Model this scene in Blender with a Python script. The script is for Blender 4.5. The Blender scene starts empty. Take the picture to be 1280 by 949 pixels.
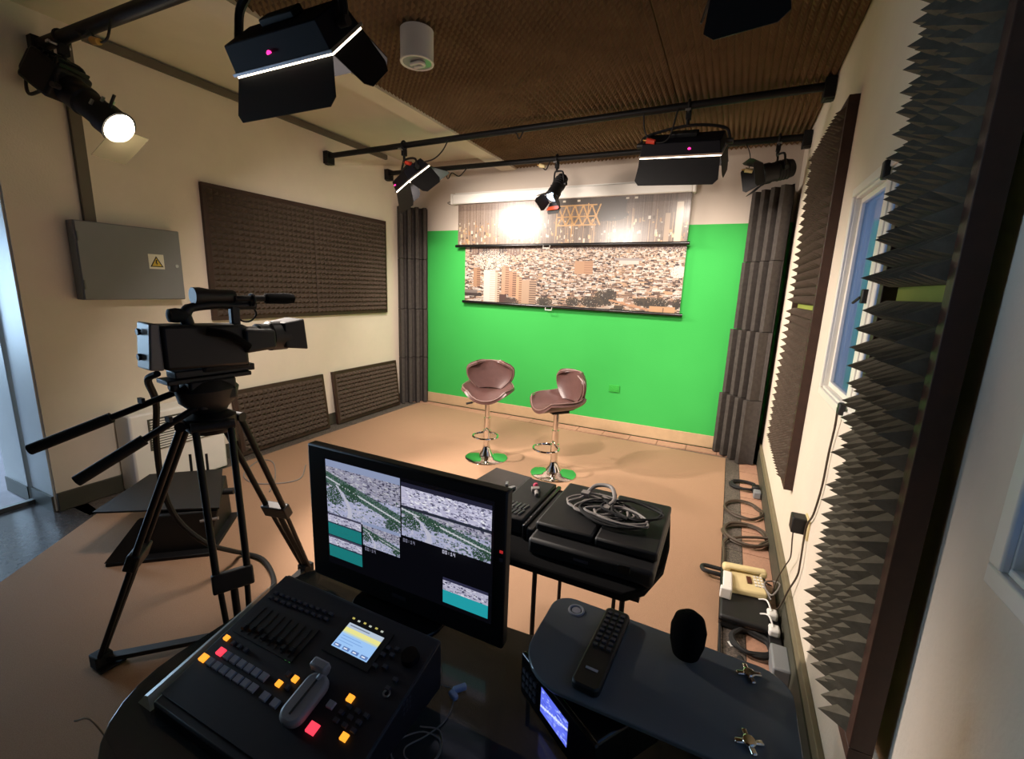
import bpy, math, random
import numpy as np
from mathutils import Vector, Matrix

random.seed(7)
RNG = np.random.default_rng(7)
SC = bpy.context.scene
COL = SC.collection

# ------------------------------------------------------------------ camera
CAM_H = 1.6
F_PX, YAW, PITCH, ROLL = 563.11, 0.4413, -0.2006, 0.0365
fwd = Vector((-math.sin(YAW) * math.cos(PITCH), math.cos(YAW) * math.cos(PITCH), math.sin(PITCH)))
r0 = fwd.cross(Vector((0, 0, 1))).normalized()
u0 = r0.cross(fwd)
rt = r0 * math.cos(ROLL) + u0 * math.sin(ROLL)
up = -r0 * math.sin(ROLL) + u0 * math.cos(ROLL)
cd = bpy.data.cameras.new('camera')
cd.sensor_fit = 'HORIZONTAL'
cd.sensor_width = 36.0
cd.lens = F_PX / 1280 * 36.0
cd.clip_start = 0.02
cam = bpy.data.objects.new('camera', cd)
COL.objects.link(cam)
cam.matrix_world = Matrix((
    (rt.x, up.x, -fwd.x, 0), (rt.y, up.y, -fwd.y, 0), (rt.z, up.z, -fwd.z, CAM_H), (0, 0, 0, 1)))
SC.camera = cam

# ------------------------------------------------------------------ world, exposure
wd = bpy.data.worlds.new('world')
SC.world = wd
wd.use_nodes = True
bg = wd.node_tree.nodes['Background']
bg.inputs[0].default_value = (0.30, 0.52, 1.0, 1)
bg.inputs[1].default_value = 1.0
vs = SC.view_settings
vs.view_transform = 'Standard'
vs.look = 'None'
vs.exposure = 0.1
vs.gamma = 1.0
vs.use_curve_mapping = False

WARM = (1.0, 0.87, 0.77)
COOL = (0.50, 0.74, 1.0)
P_HALL = 145
P_SOFT_NEAR, P_SOFT_LEFT, P_SOFT_RIGHT, P_PROFILE, P_BACK = 66, 56, 29, 560, 10

# ------------------------------------------------------------------ room numbers
XL, XR, YB, YF = -3.956, 0.43, 5.076, -2.2
ZC = 3.12            # plaster ceiling
ZFOAM = 2.995        # board that carries the ceiling foam
XBEAM0, XBEAM1 = -2.635, -2.44


# ------------------------------------------------------------------ materials
def srgb(c):
    return tuple(((v / 255) / 12.92 if v / 255 <= 0.04045 else ((v / 255 + 0.055) / 1.055) ** 2.4) for v in c)


def mat(name, rgb, rough=0.6, metal=0.0, var=0.0, scale=8.0, bump=0.0, bscale=60.0, rgb2=None,
        coat=0.0, spec=0.5, linear=False):
    m = bpy.data.materials.new(name)
    m.use_nodes = True
    nt = m.node_tree
    b = nt.nodes['Principled BSDF']
    c = rgb if linear else srgb(rgb)
    b.inputs['Base Color'].default_value = (*c, 1)
    b.inputs['Roughness'].default_value = rough
    b.inputs['Metallic'].default_value = metal
    b.inputs['Specular IOR Level'].default_value = spec
    if coat:
        b.inputs['Coat Weight'].default_value = coat
        b.inputs['Coat Roughness'].default_value = 0.08
    tc = nt.nodes.new('ShaderNodeTexCoord')
    if var or rgb2:
        n = nt.nodes.new('ShaderNodeTexNoise')
        n.inputs['Scale'].default_value = scale
        n.inputs['Detail'].default_value = 6
        n.inputs['Roughness'].default_value = 0.65
        nt.links.new(tc.outputs['Object'], n.inputs['Vector'])
        r = nt.nodes.new('ShaderNodeValToRGB')
        c2 = (srgb(rgb2) if not linear else rgb2) if rgb2 else tuple(v * (1 - var) for v in c)
        r.color_ramp.elements[0].position = 0.35
        r.color_ramp.elements[1].position = 0.65
        r.color_ramp.elements[0].color = (*c2, 1)
        r.color_ramp.elements[1].color = (*c, 1)
        nt.links.new(n.outputs['Fac'], r.inputs['Fac'])
        nt.links.new(r.outputs['Color'], b.inputs['Base Color'])
    if bump:
        n2 = nt.nodes.new('ShaderNodeTexNoise')
        n2.inputs['Scale'].default_value = bscale
        n2.inputs['Detail'].default_value = 4
        nt.links.new(tc.outputs['Object'], n2.inputs['Vector'])
        bp = nt.nodes.new('ShaderNodeBump')
        bp.inputs['Strength'].default_value = bump
        bp.inputs['Distance'].default_value = 0.01
        nt.links.new(n2.outputs['Fac'], bp.inputs['Height'])
        nt.links.new(bp.outputs['Normal'], b.inputs['Normal'])
    return m


def emit(name, rgb, strength):
    m = bpy.data.materials.new(name)
    m.use_nodes = True
    nt = m.node_tree
    b = nt.nodes['Principled BSDF']
    b.inputs['Base Color'].default_value = (*[v * 0.5 for v in rgb], 1)
    b.inputs['Emission Color'].default_value = (*rgb, 1)
    b.inputs['Emission Strength'].default_value = strength
    return m


def print_mat(name, rough=0.5, emission=0.0, coat=0.0):
    m = bpy.data.materials.new(name)
    m.use_nodes = True
    nt = m.node_tree
    b = nt.nodes['Principled BSDF']
    a = nt.nodes.new('ShaderNodeVertexColor')
    a.layer_name = 'print'
    b.inputs['Roughness'].default_value = rough
    if emission:
        b.inputs['Base Color'].default_value = (0.01, 0.01, 0.012, 1)
        nt.links.new(a.outputs['Color'], b.inputs['Emission Color'])
        b.inputs['Emission Strength'].default_value = emission
    else:
        nt.links.new(a.outputs['Color'], b.inputs['Base Color'])
    if coat:
        b.inputs['Coat Weight'].default_value = coat
        b.inputs['Coat Roughness'].default_value = 0.22
    return m


def glass_mat(name, tint, fac, base, rough):
    """smoked or clear sheet glass: part see-through, part glossy surface"""
    m = bpy.data.materials.new(name)
    m.use_nodes = True
    nt = m.node_tree
    b = nt.nodes['Principled BSDF']
    b.inputs['Base Color'].default_value = (*base, 1)
    b.inputs['Roughness'].default_value = rough
    t = nt.nodes.new('ShaderNodeBsdfTransparent')
    t.inputs[0].default_value = (*tint, 1)
    mx = nt.nodes.new('ShaderNodeMixShader')
    mx.inputs[0].default_value = fac
    out = nt.nodes['Material Output']
    nt.links.new(t.outputs[0], mx.inputs[1])
    nt.links.new(b.outputs[0], mx.inputs[2])
    nt.links.new(mx.outputs[0], out.inputs['Surface'])
    return m


M = {}
M['plaster'] = mat('plaster', (224, 212, 195), 0.85, var=0.06, scale=2.5, bump=0.12, bscale=90)
M['plaster_ceiling'] = mat('plaster_ceiling', (214, 205, 186), 0.9, var=0.06, scale=3, bump=0.1)
M['foam'] = mat('foam_olive', (92, 80, 70), 0.95, var=0.25, scale=30, bump=0.15, bscale=400, spec=0.1)
M['foam_grey'] = mat('foam_grey', (114, 108, 95), 0.95, var=0.25, scale=30, bump=0.15, bscale=400, spec=0.1)
M['foam_dark'] = mat('foam_charcoal', (74, 69, 66), 0.95, var=0.25, scale=25, bump=0.15, bscale=400, spec=0.1)
M['foam_ceiling'] = mat('foam_ceiling', (118, 97, 73), 0.95, var=0.25, scale=3, spec=0.1)
M['wood_dark'] = mat('wood_dark', (58, 34, 26), 0.55, var=0.35, scale=14, bump=0.1)
M['board_green'] = mat('board_green', (150, 160, 70), 0.7, var=0.1)
M['carpet'] = mat('carpet', (168, 134, 108), 0.95, var=0.16, scale=260, bump=0.5, bscale=500, spec=0.1)
M['tile_pink'] = mat('tile_pink', (178, 136, 112), 0.55, var=0.2, scale=70)
M['granite'] = mat('granite', (112, 101, 92), 0.6, rgb2=(38, 34, 32), scale=110)
M['grout'] = mat('grout', (110, 92, 78), 0.9, var=0.2)
M['hall_tile'] = mat('hall_tile', (168, 160, 165), 0.25, var=0.12, scale=6)
M['skirting'] = mat('skirting_olive', (118, 108, 84), 0.6, var=0.12, scale=10)
M['skirting_dark'] = mat('skirting_dark', (70, 68, 56), 0.6, var=0.15, scale=10)
M['skirting_tan'] = mat('skirting_tan', (186, 158, 122), 0.65, var=0.1, scale=10)
M['black'] = mat('black_plastic', (15, 15, 17), 0.55, var=0.15, scale=30)
M['black_gloss'] = mat('black_gloss', (14, 14, 16), 0.25)
M['black_metal'] = mat('black_metal', (20, 20, 22), 0.5, var=0.2, scale=25, spec=0.25)
M['black_fabric'] = mat('black_fabric', (13, 13, 14), 0.95, bump=0.3, bscale=400, spec=0.1)
M['threshold'] = mat('threshold_stone', (74, 70, 70), 0.22, var=0.35, scale=40)
M['rubber'] = mat('rubber', (16, 16, 16), 0.8)
M['dark_blue'] = mat('lamp_blue_black', (13, 13, 21), 0.65, metal=0.0, var=0.15, scale=20, spec=0.15)
M['grey_metal'] = mat('grey_metal', (112, 112, 110), 0.5, metal=0.2, var=0.05, scale=6)
M['grey_paint'] = mat('grey_paint', (124, 126, 128), 0.55, var=0.05, scale=6)
M['conduit'] = mat('conduit_grey', (98, 90, 78), 0.6, var=0.08)
M['chrome'] = mat('chrome', (225, 222, 218), 0.07, metal=1.0)
M['steel'] = mat('steel', (170, 172, 176), 0.3, metal=0.9)
M['white'] = mat('white_plastic', (226, 224, 218), 0.45, var=0.03)
M['jamb_paint'] = mat('jamb_paint', (186, 184, 176), 0.5, var=0.04)
M['white_frame'] = mat('white_frame', (228, 224, 214), 0.4, var=0.03)
M['cream'] = mat('cream_plastic', (218, 200, 150), 0.5, var=0.05)
M['brown_leather'] = mat('brown_leather', (84, 58, 54), 0.38, var=0.15, scale=18, bump=0.08, bscale=120)
M['piping'] = mat('piping', (112, 88, 82), 0.4)
M['glass'] = glass_mat('window_glass', (0.80, 0.90, 1.0), 0.30, (0.02, 0.03, 0.05), 0.03)
M['desk_glass'] = glass_mat('desk_glass', (0.30, 0.34, 0.33), 0.55, (0.06, 0.065, 0.064), 0.10)
M['shelf_glass'] = glass_mat('shelf_glass', (0.30, 0.36, 0.36), 0.80, (0.17, 0.20, 0.22), 0.10)
M['gel'] = glass_mat('gel_frame', (0.9, 0.88, 0.8), 0.4, (0.75, 0.72, 0.62), 0.3)
M['red'] = mat('red_plastic', (200, 60, 40), 0.5)
M['brass'] = mat('brass', (190, 150, 80), 0.35, metal=0.8)
M['sticker_white'] = mat('sticker_white', (225, 222, 205), 0.6)
M['sticker_yellow'] = mat('sticker_yellow', (205, 175, 60), 0.6)
M['cable_grey'] = mat('cable_grey', (128, 122, 118), 0.6)
M['cable_brown'] = mat('cable_brown', (70, 58, 46), 0.6)
M['leaf'] = mat('leaf', (50, 92, 40), 0.5, var=0.3)
M['gel_red'] = mat('gel_red', (190, 70, 35), 0.4)
M['button_grey'] = mat('button_grey', (165, 168, 178), 0.4)
M['button_dark'] = mat('button_dark', (66, 67, 76), 0.45)
M['tbar_grey'] = mat('tbar_grey', (150, 148, 146), 0.45)
M['console'] = mat('console_black', (26, 27, 36), 0.5, var=0.12, scale=20)
M['console_inset'] = mat('console_inset', (13, 13, 17), 0.5)
M['lit_orange'] = emit('lit_orange', (1.0, 0.36, 0.03), 1.3)
M['lit_red'] = emit('lit_red', (1.0, 0.05, 0.09), 1.2)
M['lit_green'] = emit('lit_green', (0.2, 1.0, 0.2), 0.7)
M['lit_magenta'] = emit('lit_magenta', (1.0, 0.03, 0.28), 2.2)
M['lamp_face'] = emit('lamp_face', (1.0, 0.82, 0.6), 8)
M['lamp_hot'] = emit('lamp_hot', (1.0, 0.86, 0.66), 14)
M['lamp_blue'] = emit('lamp_bluewhite', (0.62, 0.78, 1.0), 5)

# back wall: green paint below, plaster above (a painted edge at a fixed height)
m = mat('wall_back_paint', (222, 205, 172), 0.85, bump=0.1, bscale=90)
nt = m.node_tree
b = nt.nodes['Principled BSDF']
tc = nt.nodes.new('ShaderNodeTexCoord')
sp = nt.nodes.new('ShaderNodeSeparateXYZ')
gt = nt.nodes.new('ShaderNodeMath')
gt.operation = 'GREATER_THAN'
gt.inputs[1].default_value = 2.29
mx = nt.nodes.new('ShaderNodeMix')
mx.data_type = 'RGBA'
nz = nt.nodes.new('ShaderNodeTexNoise')
nz.inputs['Scale'].default_value = 2.0
rp = nt.nodes.new('ShaderNodeValToRGB')
rp.color_ramp.elements[0].color = (*srgb((44, 160, 66)), 1)
rp.color_ramp.elements[1].color = (*srgb((52, 170, 74)), 1)
nt.links.new(tc.outputs['Object'], sp.inputs[0])
nt.links.new(tc.outputs['Object'], nz.inputs['Vector'])
nt.links.new(nz.outputs['Fac'], rp.inputs['Fac'])
nt.links.new(sp.outputs['Z'], gt.inputs[0])
nt.links.new(gt.outputs[0], mx.inputs['Factor'])
nt.links.new(rp.outputs['Color'], mx.inputs['A'])
mx.inputs['B'].default_value = (*srgb((196, 184, 172)), 1)
nt.links.new(mx.outputs['Result'], b.inputs['Base Color'])
M['wall_back'] = m


# ------------------------------------------------------------------ mesh helpers
def smooth_path(pts, n=6):
    pts = [Vector(p) for p in pts]
    if len(pts) < 3:
        return pts
    P = [pts[0] * 2 - pts[1]] + pts + [pts[-1] * 2 - pts[-2]]
    out = []
    for i in range(1, len(P) - 2):
        a, b_, c, d = P[i - 1], P[i], P[i + 1], P[i + 2]
        for k in range(n):
            t = k / n
            out.append(0.5 * ((2 * b_) + (c - a) * t + (2 * a - 5 * b_ + 4 * c - d) * t * t
                              + (3 * b_ - a - 3 * c + d) * t ** 3))
    out.append(pts[-1])
    return out


class MB:
    def __init__(self, T=None):
        self.v, self.f = [], []
        self.T = T or Matrix.Identity(4)

    def add(self, vs_, fs, T=None):
        o = len(self.v)
        T = self.T @ T if T is not None else self.T
        self.v += [tuple(T @ Vector(p)) for p in vs_]
        self.f += [tuple(i + o for i in f) for f in fs]
        return self

    def box(self, c, s, T=None, taper=None):
        x, y, z = s[0] / 2, s[1] / 2, s[2] / 2
        tx, ty = taper or (1, 1)
        vs_ = [(-x, -y, -z), (x, -y, -z), (x, y, -z), (-x, y, -z),
               (-x * tx, -y * ty, z), (x * tx, -y * ty, z), (x * tx, y * ty, z), (-x * tx, y * ty, z)]
        vs_ = [(p[0] + c[0], p[1] + c[1], p[2] + c[2]) for p in vs_]
        return self.add(vs_, [(0, 3, 2, 1), (4, 5, 6, 7), (0, 1, 5, 4), (1, 2, 6, 5), (2, 3, 7, 6), (3, 0, 4, 7)], T)

    def hexa(self, p, T=None):
        """eight corners: bottom ring then top ring, both counter-clockwise"""
        return self.add(p, [(0, 3, 2, 1), (4, 5, 6, 7), (0, 1, 5, 4), (1, 2, 6, 5), (2, 3, 7, 6), (3, 0, 4, 7)], T)

    def cyl(self, p0, p1, r0, r1=None, n=14, T=None):
        p0, p1 = Vector(p0), Vector(p1)
        r1 = r0 if r1 is None else r1
        q = (p1 - p0).to_track_quat('Z', 'Y').to_matrix()
        vs_ = []
        for p, r in ((p0, r0), (p1, r1)):
            for k in range(n):
                a = 2 * math.pi * k / n
                vs_.append(p + q @ Vector((r * math.cos(a), r * math.sin(a), 0)))
        fs = [(k, (k + 1) % n, n + (k + 1) % n, n + k) for k in range(n)]
        fs += [tuple(range(n - 1, -1, -1)), tuple(range(n, 2 * n))]
        return self.add(vs_, fs, T)

    def tube(self, pts, r, n=8, sm=6, T=None, closed=False):
        pts = smooth_path(pts, sm) if sm else [Vector(p) for p in pts]
        vs_, fs = [], []
        nrm = None
        for i, p in enumerate(pts):
            d = (pts[min(i + 1, len(pts) - 1)] - pts[max(i - 1, 0)])
            d = d.normalized() if d.length > 1e-9 else Vector((0, 0, 1))
            if nrm is None:
                nrm = d.orthogonal().normalized()
            nrm = (nrm - d * nrm.dot(d))
            nrm = nrm.normalized() if nrm.length > 1e-6 else d.orthogonal().normalized()
            bi = d.cross(nrm)
            rr = r[i * (len(r) - 1) // max(1, len(pts) - 1)] if isinstance(r, (list, tuple)) else r
            for k in range(n):
                a = 2 * math.pi * k / n
                vs_.append(p + (nrm * math.cos(a) + bi * math.sin(a)) * rr)
        L = len(pts)
        for i in range(L - 1):
            for k in range(n):
                fs.append((i * n + k, i * n + (k + 1) % n, (i + 1) * n + (k + 1) % n, (i + 1) * n + k))
        fs += [tuple(range(n - 1, -1, -1)), tuple(range((L - 1) * n, L * n))]
        return self.add(vs_, fs, T)

    def lathe(self, prof, n=28, T=None, sx=1, sy=1):
        vs_, fs = [], []
        for r, z in prof:
            for k in range(n):
                a = 2 * math.pi * k / n
                vs_.append((r * math.cos(a) * sx, r * math.sin(a) * sy, z))
        for i in range(len(prof) - 1):
            for k in range(n):
                fs.append((i * n + k, i * n + (k + 1) % n, (i + 1) * n + (k + 1) % n, (i + 1) * n + k))
        fs.append(tuple(range(n - 1, -1, -1)))
        fs.append(tuple(range((len(prof) - 1) * n, len(prof) * n)))
        return self.add(vs_, fs, T)

    def prism(self, poly, z0, z1, T=None):
        n = len(poly)
        vs_ = [(p[0], p[1], z0) for p in poly] + [(p[0], p[1], z1) for p in poly]
        fs = [tuple(range(n - 1, -1, -1)), tuple(range(n, 2 * n))]
        fs += [(k, (k + 1) % n, n + (k + 1) % n, n + k) for k in range(n)]
        return self.add(vs_, fs, T)

    def torus(self, c, R, r, T=None, n=28, m_=8, sx=1, sy=1):
        vs_, fs = [], []
        for i in range(n):
            a = 2 * math.pi * i / n
            for k in range(m_):
                q = 2 * math.pi * k / m_
                vs_.append((c[0] + (R + r * math.cos(q)) * math.cos(a) * sx,
                            c[1] + (R + r * math.cos(q)) * math.sin(a) * sy, c[2] + r * math.sin(q)))
        for i in range(n):
            for k in range(m_):
                fs.append((i * m_ + k, ((i + 1) % n) * m_ + k, ((i + 1) % n) * m_ + (k + 1) % m_, i * m_ + (k + 1) % m_))
        return self.add(vs_, fs, T)

    def sheet(self, fn, nu, nv, thick):
        """thick surface fn(u,v)->point, u,v in 0..1"""
        P = [[Vector(fn(i / nu, j / nv)) for j in range(nv + 1)] for i in range(nu + 1)]
        vs_, fs = [], []
        for s in (0, 1):
            for i in range(nu + 1):
                for j in range(nv + 1):
                    du = P[min(i + 1, nu)][j] - P[max(i - 1, 0)][j]
                    dv = P[i][min(j + 1, nv)] - P[i][max(j - 1, 0)]
                    nn = du.cross(dv)
                    nn = nn.normalized() if nn.length > 1e-9 else Vector((0, 0, 1))
                    vs_.append(P[i][j] + nn * (thick / 2 if s == 0 else -thick / 2))
        W = nv + 1
        o = (nu + 1) * W
        for i in range(nu):
            for j in range(nv):
                a = i * W + j
                fs.append((a, a + W, a + W + 1, a + 1))
                fs.append((o + a, o + a + 1, o + a + W + 1, o + a + W))
        for i in range(nu):
            a, c = i * W, i * W + nv
            fs.append((a, o + a, o + a + W, a + W))
            fs.append((c, c + W, o + c + W, o + c))
        for j in range(nv):
            a, c = j, nu * W + j
            fs.append((a, a + 1, o + a + 1, o + a))
            fs.append((c, o + c, o + c + 1, c + 1))
        return self.add(vs_, fs)


def rounded_rect(x0, y0, x1, y1, r, n=6):
    out = []
    for cx, cy, a0 in ((x1 - r, y0 + r, -90), (x1 - r, y1 - r, 0), (x0 + r, y1 - r, 90), (x0 + r, y0 + r, 180)):
        for k in range(n + 1):
            a = math.radians(a0 + 90 * k / n)
            out.append((cx + r * math.cos(a), cy + r * math.sin(a)))
    return out


def mesh_from(name, mb):
    me = bpy.data.meshes.new(name)
    me.from_pydata(mb.v, [], mb.f)
    me.validate()
    me.polygons.foreach_set('use_smooth', [True] * len(me.polygons))
    me.set_sharp_from_angle(angle=math.radians(38))
    me.update()
    return me


def obj(name, mb, material, parent=None, bevel=0.0, world=False, kind=None, label=None):
    me = mb if isinstance(mb, bpy.types.Mesh) else mesh_from(name, mb)
    o = bpy.data.objects.new(name, me)
    COL.objects.link(o)
    if not me.materials:
        me.materials.append(M[material] if isinstance(material, str) else material)
    if parent:
        o.parent = parent
        if world:
            o.matrix_parent_inverse = full_basis(parent).inverted()
    if bevel:
        bm_ = o.modifiers.new('bevel', 'BEVEL')
        bm_.width = bevel
        bm_.segments = 2
        bm_.limit_method = 'ANGLE'
        bm_.angle_limit = math.radians(40)
    if kind:
        o['kind'] = kind
    if label:
        o['label'] = label
    return o


def full_basis(o):
    mt = o.matrix_basis.copy()
    while o.parent:
        mt = o.parent.matrix_basis @ o.matrix_parent_inverse @ mt
        o = o.parent
    return mt


def thing(name, label, cat, loc=(0, 0, 0), R=None, group=None):
    o = bpy.data.objects.new(name, None)
    COL.objects.link(o)
    o.empty_display_size = 0.05
    T = Matrix.Translation(Vector(loc))
    if R is not None:
        T = T @ (R if len(R) == 4 else R.to_4x4())
    o.matrix_basis = T
    o['label'] = label
    o['category'] = cat
    if group:
        o['group'] = group
    return o


def solo(name, mb, material, label, cat, group=None, bevel=0.0):
    """a thing of one mesh, built in world coordinates; origin moved to its base"""
    a = np.array(mb.v)
    c = (a.min(0) + a.max(0)) / 2
    c[2] = a[:, 2].min()
    mb.v = [tuple(p) for p in (a - c)]
    o = obj(name, mb, material, bevel=bevel)
    o.location = c
    o['label'] = label
    o['category'] = cat
    if group:
        o['group'] = group
    return o


def struct(name, mb, material, parent=None, bevel=0.0):
    o = obj(name, mb, material, parent, bevel)
    if not parent:
        o['kind'] = 'structure'
    return o


def RZ(a):
    return Matrix.Rotation(math.radians(a), 4, 'Z')


def RX(a):
    return Matrix.Rotation(math.radians(a), 4, 'X')


def RY(a):
    return Matrix.Rotation(math.radians(a), 4, 'Y')


def TR(x, y, z):
    return Matrix.Translation(Vector((x, y, z)))


def light_area(name, parent, loc, size, power, color, spread=180):
    ld = bpy.data.lights.new(name, 'AREA')
    ld.shape = 'RECTANGLE'
    ld.size, ld.size_y = size
    ld.energy = power
    ld.color = color
    ld.spread = math.radians(spread)
    o = bpy.data.objects.new(name, ld)
    COL.objects.link(o)
    o.parent = parent
    o.matrix_basis = TR(*loc) @ RX(90)     # area lamps shine along -Z: turn to +Y
    return o


def light_spot(name, parent, loc, power, color, angle, blend=0.5, radius=0.05):
    ld = bpy.data.lights.new(name, 'SPOT')
    ld.energy = power
    ld.color = color
    ld.spot_size = math.radians(angle)
    ld.spot_blend = blend
    ld.shadow_soft_size = radius
    o = bpy.data.objects.new(name, ld)
    COL.objects.link(o)
    o.parent = parent
    o.matrix_basis = TR(*loc) @ RX(90)
    return o


# ================================================================== STRUCTURE
# floor slab with tile and granite bands laid on it
mb = MB().box(((XL + XR) / 2, (YF + YB) / 2, -0.06), (XR - XL + 0.4, YB - YF + 0.4, 0.10))
floor = struct('floor', mb, 'grout')
tile_me = mesh_from('tile', MB().box((0, 0, 0), (0.150, 0.294, 0.012)))
tile_me.materials.append(M['tile_pink'])
gran_me = mesh_from('granite_slab', MB().box((0, 0, 0), (0.116, 0.594, 0.012)))
gran_me.materials.append(M['granite'])
y = 4.80
while y > -0.6:
    o = obj('tile', tile_me, None, floor)
    o.location = (0.327, y - 0.15, -0.006 + random.uniform(-.0008, .0008))
    y -= 0.30
y = 4.80
while y > -0.6:
    o = obj('granite_slab', gran_me, None, floor)
    o.location = (0.190, y - 0.30, -0.006)
    y -= 0.60
tb_me = mesh_from('tile', MB().box((0, 0, 0), (0.294, 0.15, 0.012)))
tb_me.materials.append(M['tile_pink'])
x = XL + 0.25
while x < XR - 0.1:
    o = obj('tile', tb_me, None, floor)
    o.location = (x, 4.955, -0.006)
    x += 0.30
gl_me = mesh_from('granite_slab', MB().box((0, 0, 0), (0.22, 0.594, 0.012)))
gl_me.materials.append(M['granite'])
y = 4.90
while y > 1.5:
    o = obj('granite_slab', gl_me, None, floor)
    o.location = (XL + 0.13, y - 0.30, -0.006)
    y -= 0.60
# dark granite by the doorway, left bare by the slanted carpet edge
poly = [(XL - 0.3, 1.22), (XL - 0.3, 0.1), (-3.36, 0.1), (-3.0, 0.42), (-3.3, 0.82), (-3.72, 1.36), (XL + 0.02, 1.38), (XL + .02, 1.22)]
obj('threshold_slab', MB().prism(poly[::-1], -0.012, 0.0), 'threshold', floor)

carpet_poly = [(0.13, YF + 0.02), (0.13, 4.79), (-3.715, 4.885), (-3.72, 1.37), (-3.0, 0.42), (-3.0, YF + 0.02)]
solo('carpet', MB().prism(carpet_poly, 0.0, 0.007), 'carpet',
     'beige brown short-pile carpet covering the studio floor', 'carpet')

# back wall
struct('wall_back', MB().box(((XL + XR) / 2, YB + 0.08, 1.6), (XR - XL + 0.3, 0.16, 3.3)), 'wall_back').location = (0, 0, 0)
# left wall with the door opening (y 0.25 .. 1.235)
DY0, DY1, DZ = 0.25, 1.235, 2.35
mb = MB()
mb.box((XL - 0.16, (DY1 + YB) / 2, 1.6), (0.32, YB - DY1, 3.3))
mb.box((XL - 0.16, (YF + DY0) / 2, 1.6), (0.32, DY0 - YF, 3.3))
mb.box((XL - 0.16, (DY0 + DY1) / 2, (DZ + 3.25) / 2), (0.32, DY1 - DY0, 3.25 - DZ))
struct('wall_left', mb, 'plaster')
# right wall with two window openings
W1 = (1.30, 2.470, 1.200, 2.035)     # y0,y1,z0,z1
W2 = (-0.45, 0.885, 1.20, 2.03)
mb = MB()
def wall_r(y0, y1, z0, z1):
    mb.box((XR + 0.09, (y0 + y1) / 2, (z0 + z1) / 2), (0.18, y1 - y0, z1 - z0))
wall_r(YF, W2[0], -0.05, 3.25)
wall_r(W2[0], W2[1], -0.05, W2[2])
wall_r(W2[0], W2[1], W2[3], 3.25)
wall_r(W2[1], W1[0], -0.05, 3.25)
wall_r(W1[0], W1[1], -0.05, W1[2])
wall_r(W1[0], W1[1], W1[3], 3.25)
wall_r(W1[1], YB, -0.05, 3.25)
struct('wall_right', mb, 'plaster')
struct('wall_front', MB().box(((XL + XR) / 2, YF - 0.08, 1.6), (XR - XL + 0.3, 0.16, 3.3)), 'black_fabric')

# plaster ceiling, dropped beam, ceiling board with foam tiles
struct('ceiling', MB().box(((XL + XR) / 2, (YF + YB) / 2, ZC + 0.06), (XR - XL + 0.4, YB - YF + 0.3, 0.12)), 'plaster_ceiling')
struct('trim_1', MB().box(((XBEAM0 + XBEAM1) / 2, (YF + YB) / 2, (2.95 + ZC) / 2), (XBEAM1 - XBEAM0, YB - YF, ZC - 2.95)), 'plaster_ceiling')
cf = struct('ceiling_foam', MB().box(((XBEAM1 + XR) / 2, (YF + YB) / 2, ZFOAM + 0.012), (XR - XBEAM1, YB - YF, 0.024)), 'foam_ceiling')


def foam_mesh(w, h, pitch, height, base, jitter=0.0, seed=1, twist=0.0):
    rr = random.Random(seed)
    mb = MB()
    nx, ny = max(1, round(w / pitch)), max(1, round(h / pitch))
    px, py = w / nx, h / ny
    vs_, fs = [], []
    for j in range(ny + 1):
        for i in range(nx + 1):
            vs_.append((i * px, j * py, base))
    o = len(vs_)
    for j in range(ny):
        for i in range(nx):
            k = len(vs_)
            hh = height * (1 + rr.uniform(-jitter, jitter))
            vs_.append(((i + 0.5 + rr.uniform(-jitter, jitter) * 0.5) * px,
                        (j + 0.5 + rr.uniform(-jitter, jitter) * 0.5 + twist) * py, base + hh))
            a = j * (nx + 1) + i
            b_ = a + nx + 1
            fs += [(a, a + 1, k), (a + 1, b_ + 1, k), (b_ + 1, b_, k), (b_, a, k)]
    mb.add(vs_, fs)
    mb.box((w / 2, h / 2, base / 2), (w, h, base))
    return mb


def flat_mesh(name, mb, material):
    me = bpy.data.meshes.new(name)
    me.from_pydata(mb.v, [], mb.f)
    me.materials.append(M[material])
    me.update()
    return me


cw = (XR - XBEAM1) / 3
ct_me = flat_mesh('foam_tile', foam_mesh(cw - 0.006, 0.994, 0.042, 0.030, 0.012), 'foam_ceiling')
CEIL = Matrix(((1, 0, 0, 0), (0, -1, 0, 0), (0, 0, -1, 0), (0, 0, 0, 1)))
for i in range(3):
    yy = YB
    while yy > 0.3:
        o = obj('foam_tile', ct_me, None, cf)
        o.matrix_basis = TR(XBEAM1 + i * cw + 0.003, yy - 0.003, ZFOAM) @ CEIL
        yy -= 1.0

# skirtings
struct('baseboard_back', MB().box(((XL + XR) / 2, YB - 0.008, 0.066), (XR - XL, 0.016, 0.132)), 'skirting_tan', bevel=0.003)
mb = MB().box((XR - 0.010, (YF + YB) / 2, 0.10), (0.020, YB - YF, 0.20))
br = struct('baseboard_right', mb, 'skirting', bevel=0.003)
obj('plinth', MB().box((XR - 0.020, (YF + YB) / 2, 0.072), (0.012, YB - YF, 0.144)), 'skirting_dark', br)
struct('baseboard_left', MB().box((XL + 0.008, (DY1 + YB) / 2, 0.065), (0.016, YB - DY1, 0.13)), 'skirting_dark', bevel=0.003)
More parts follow.
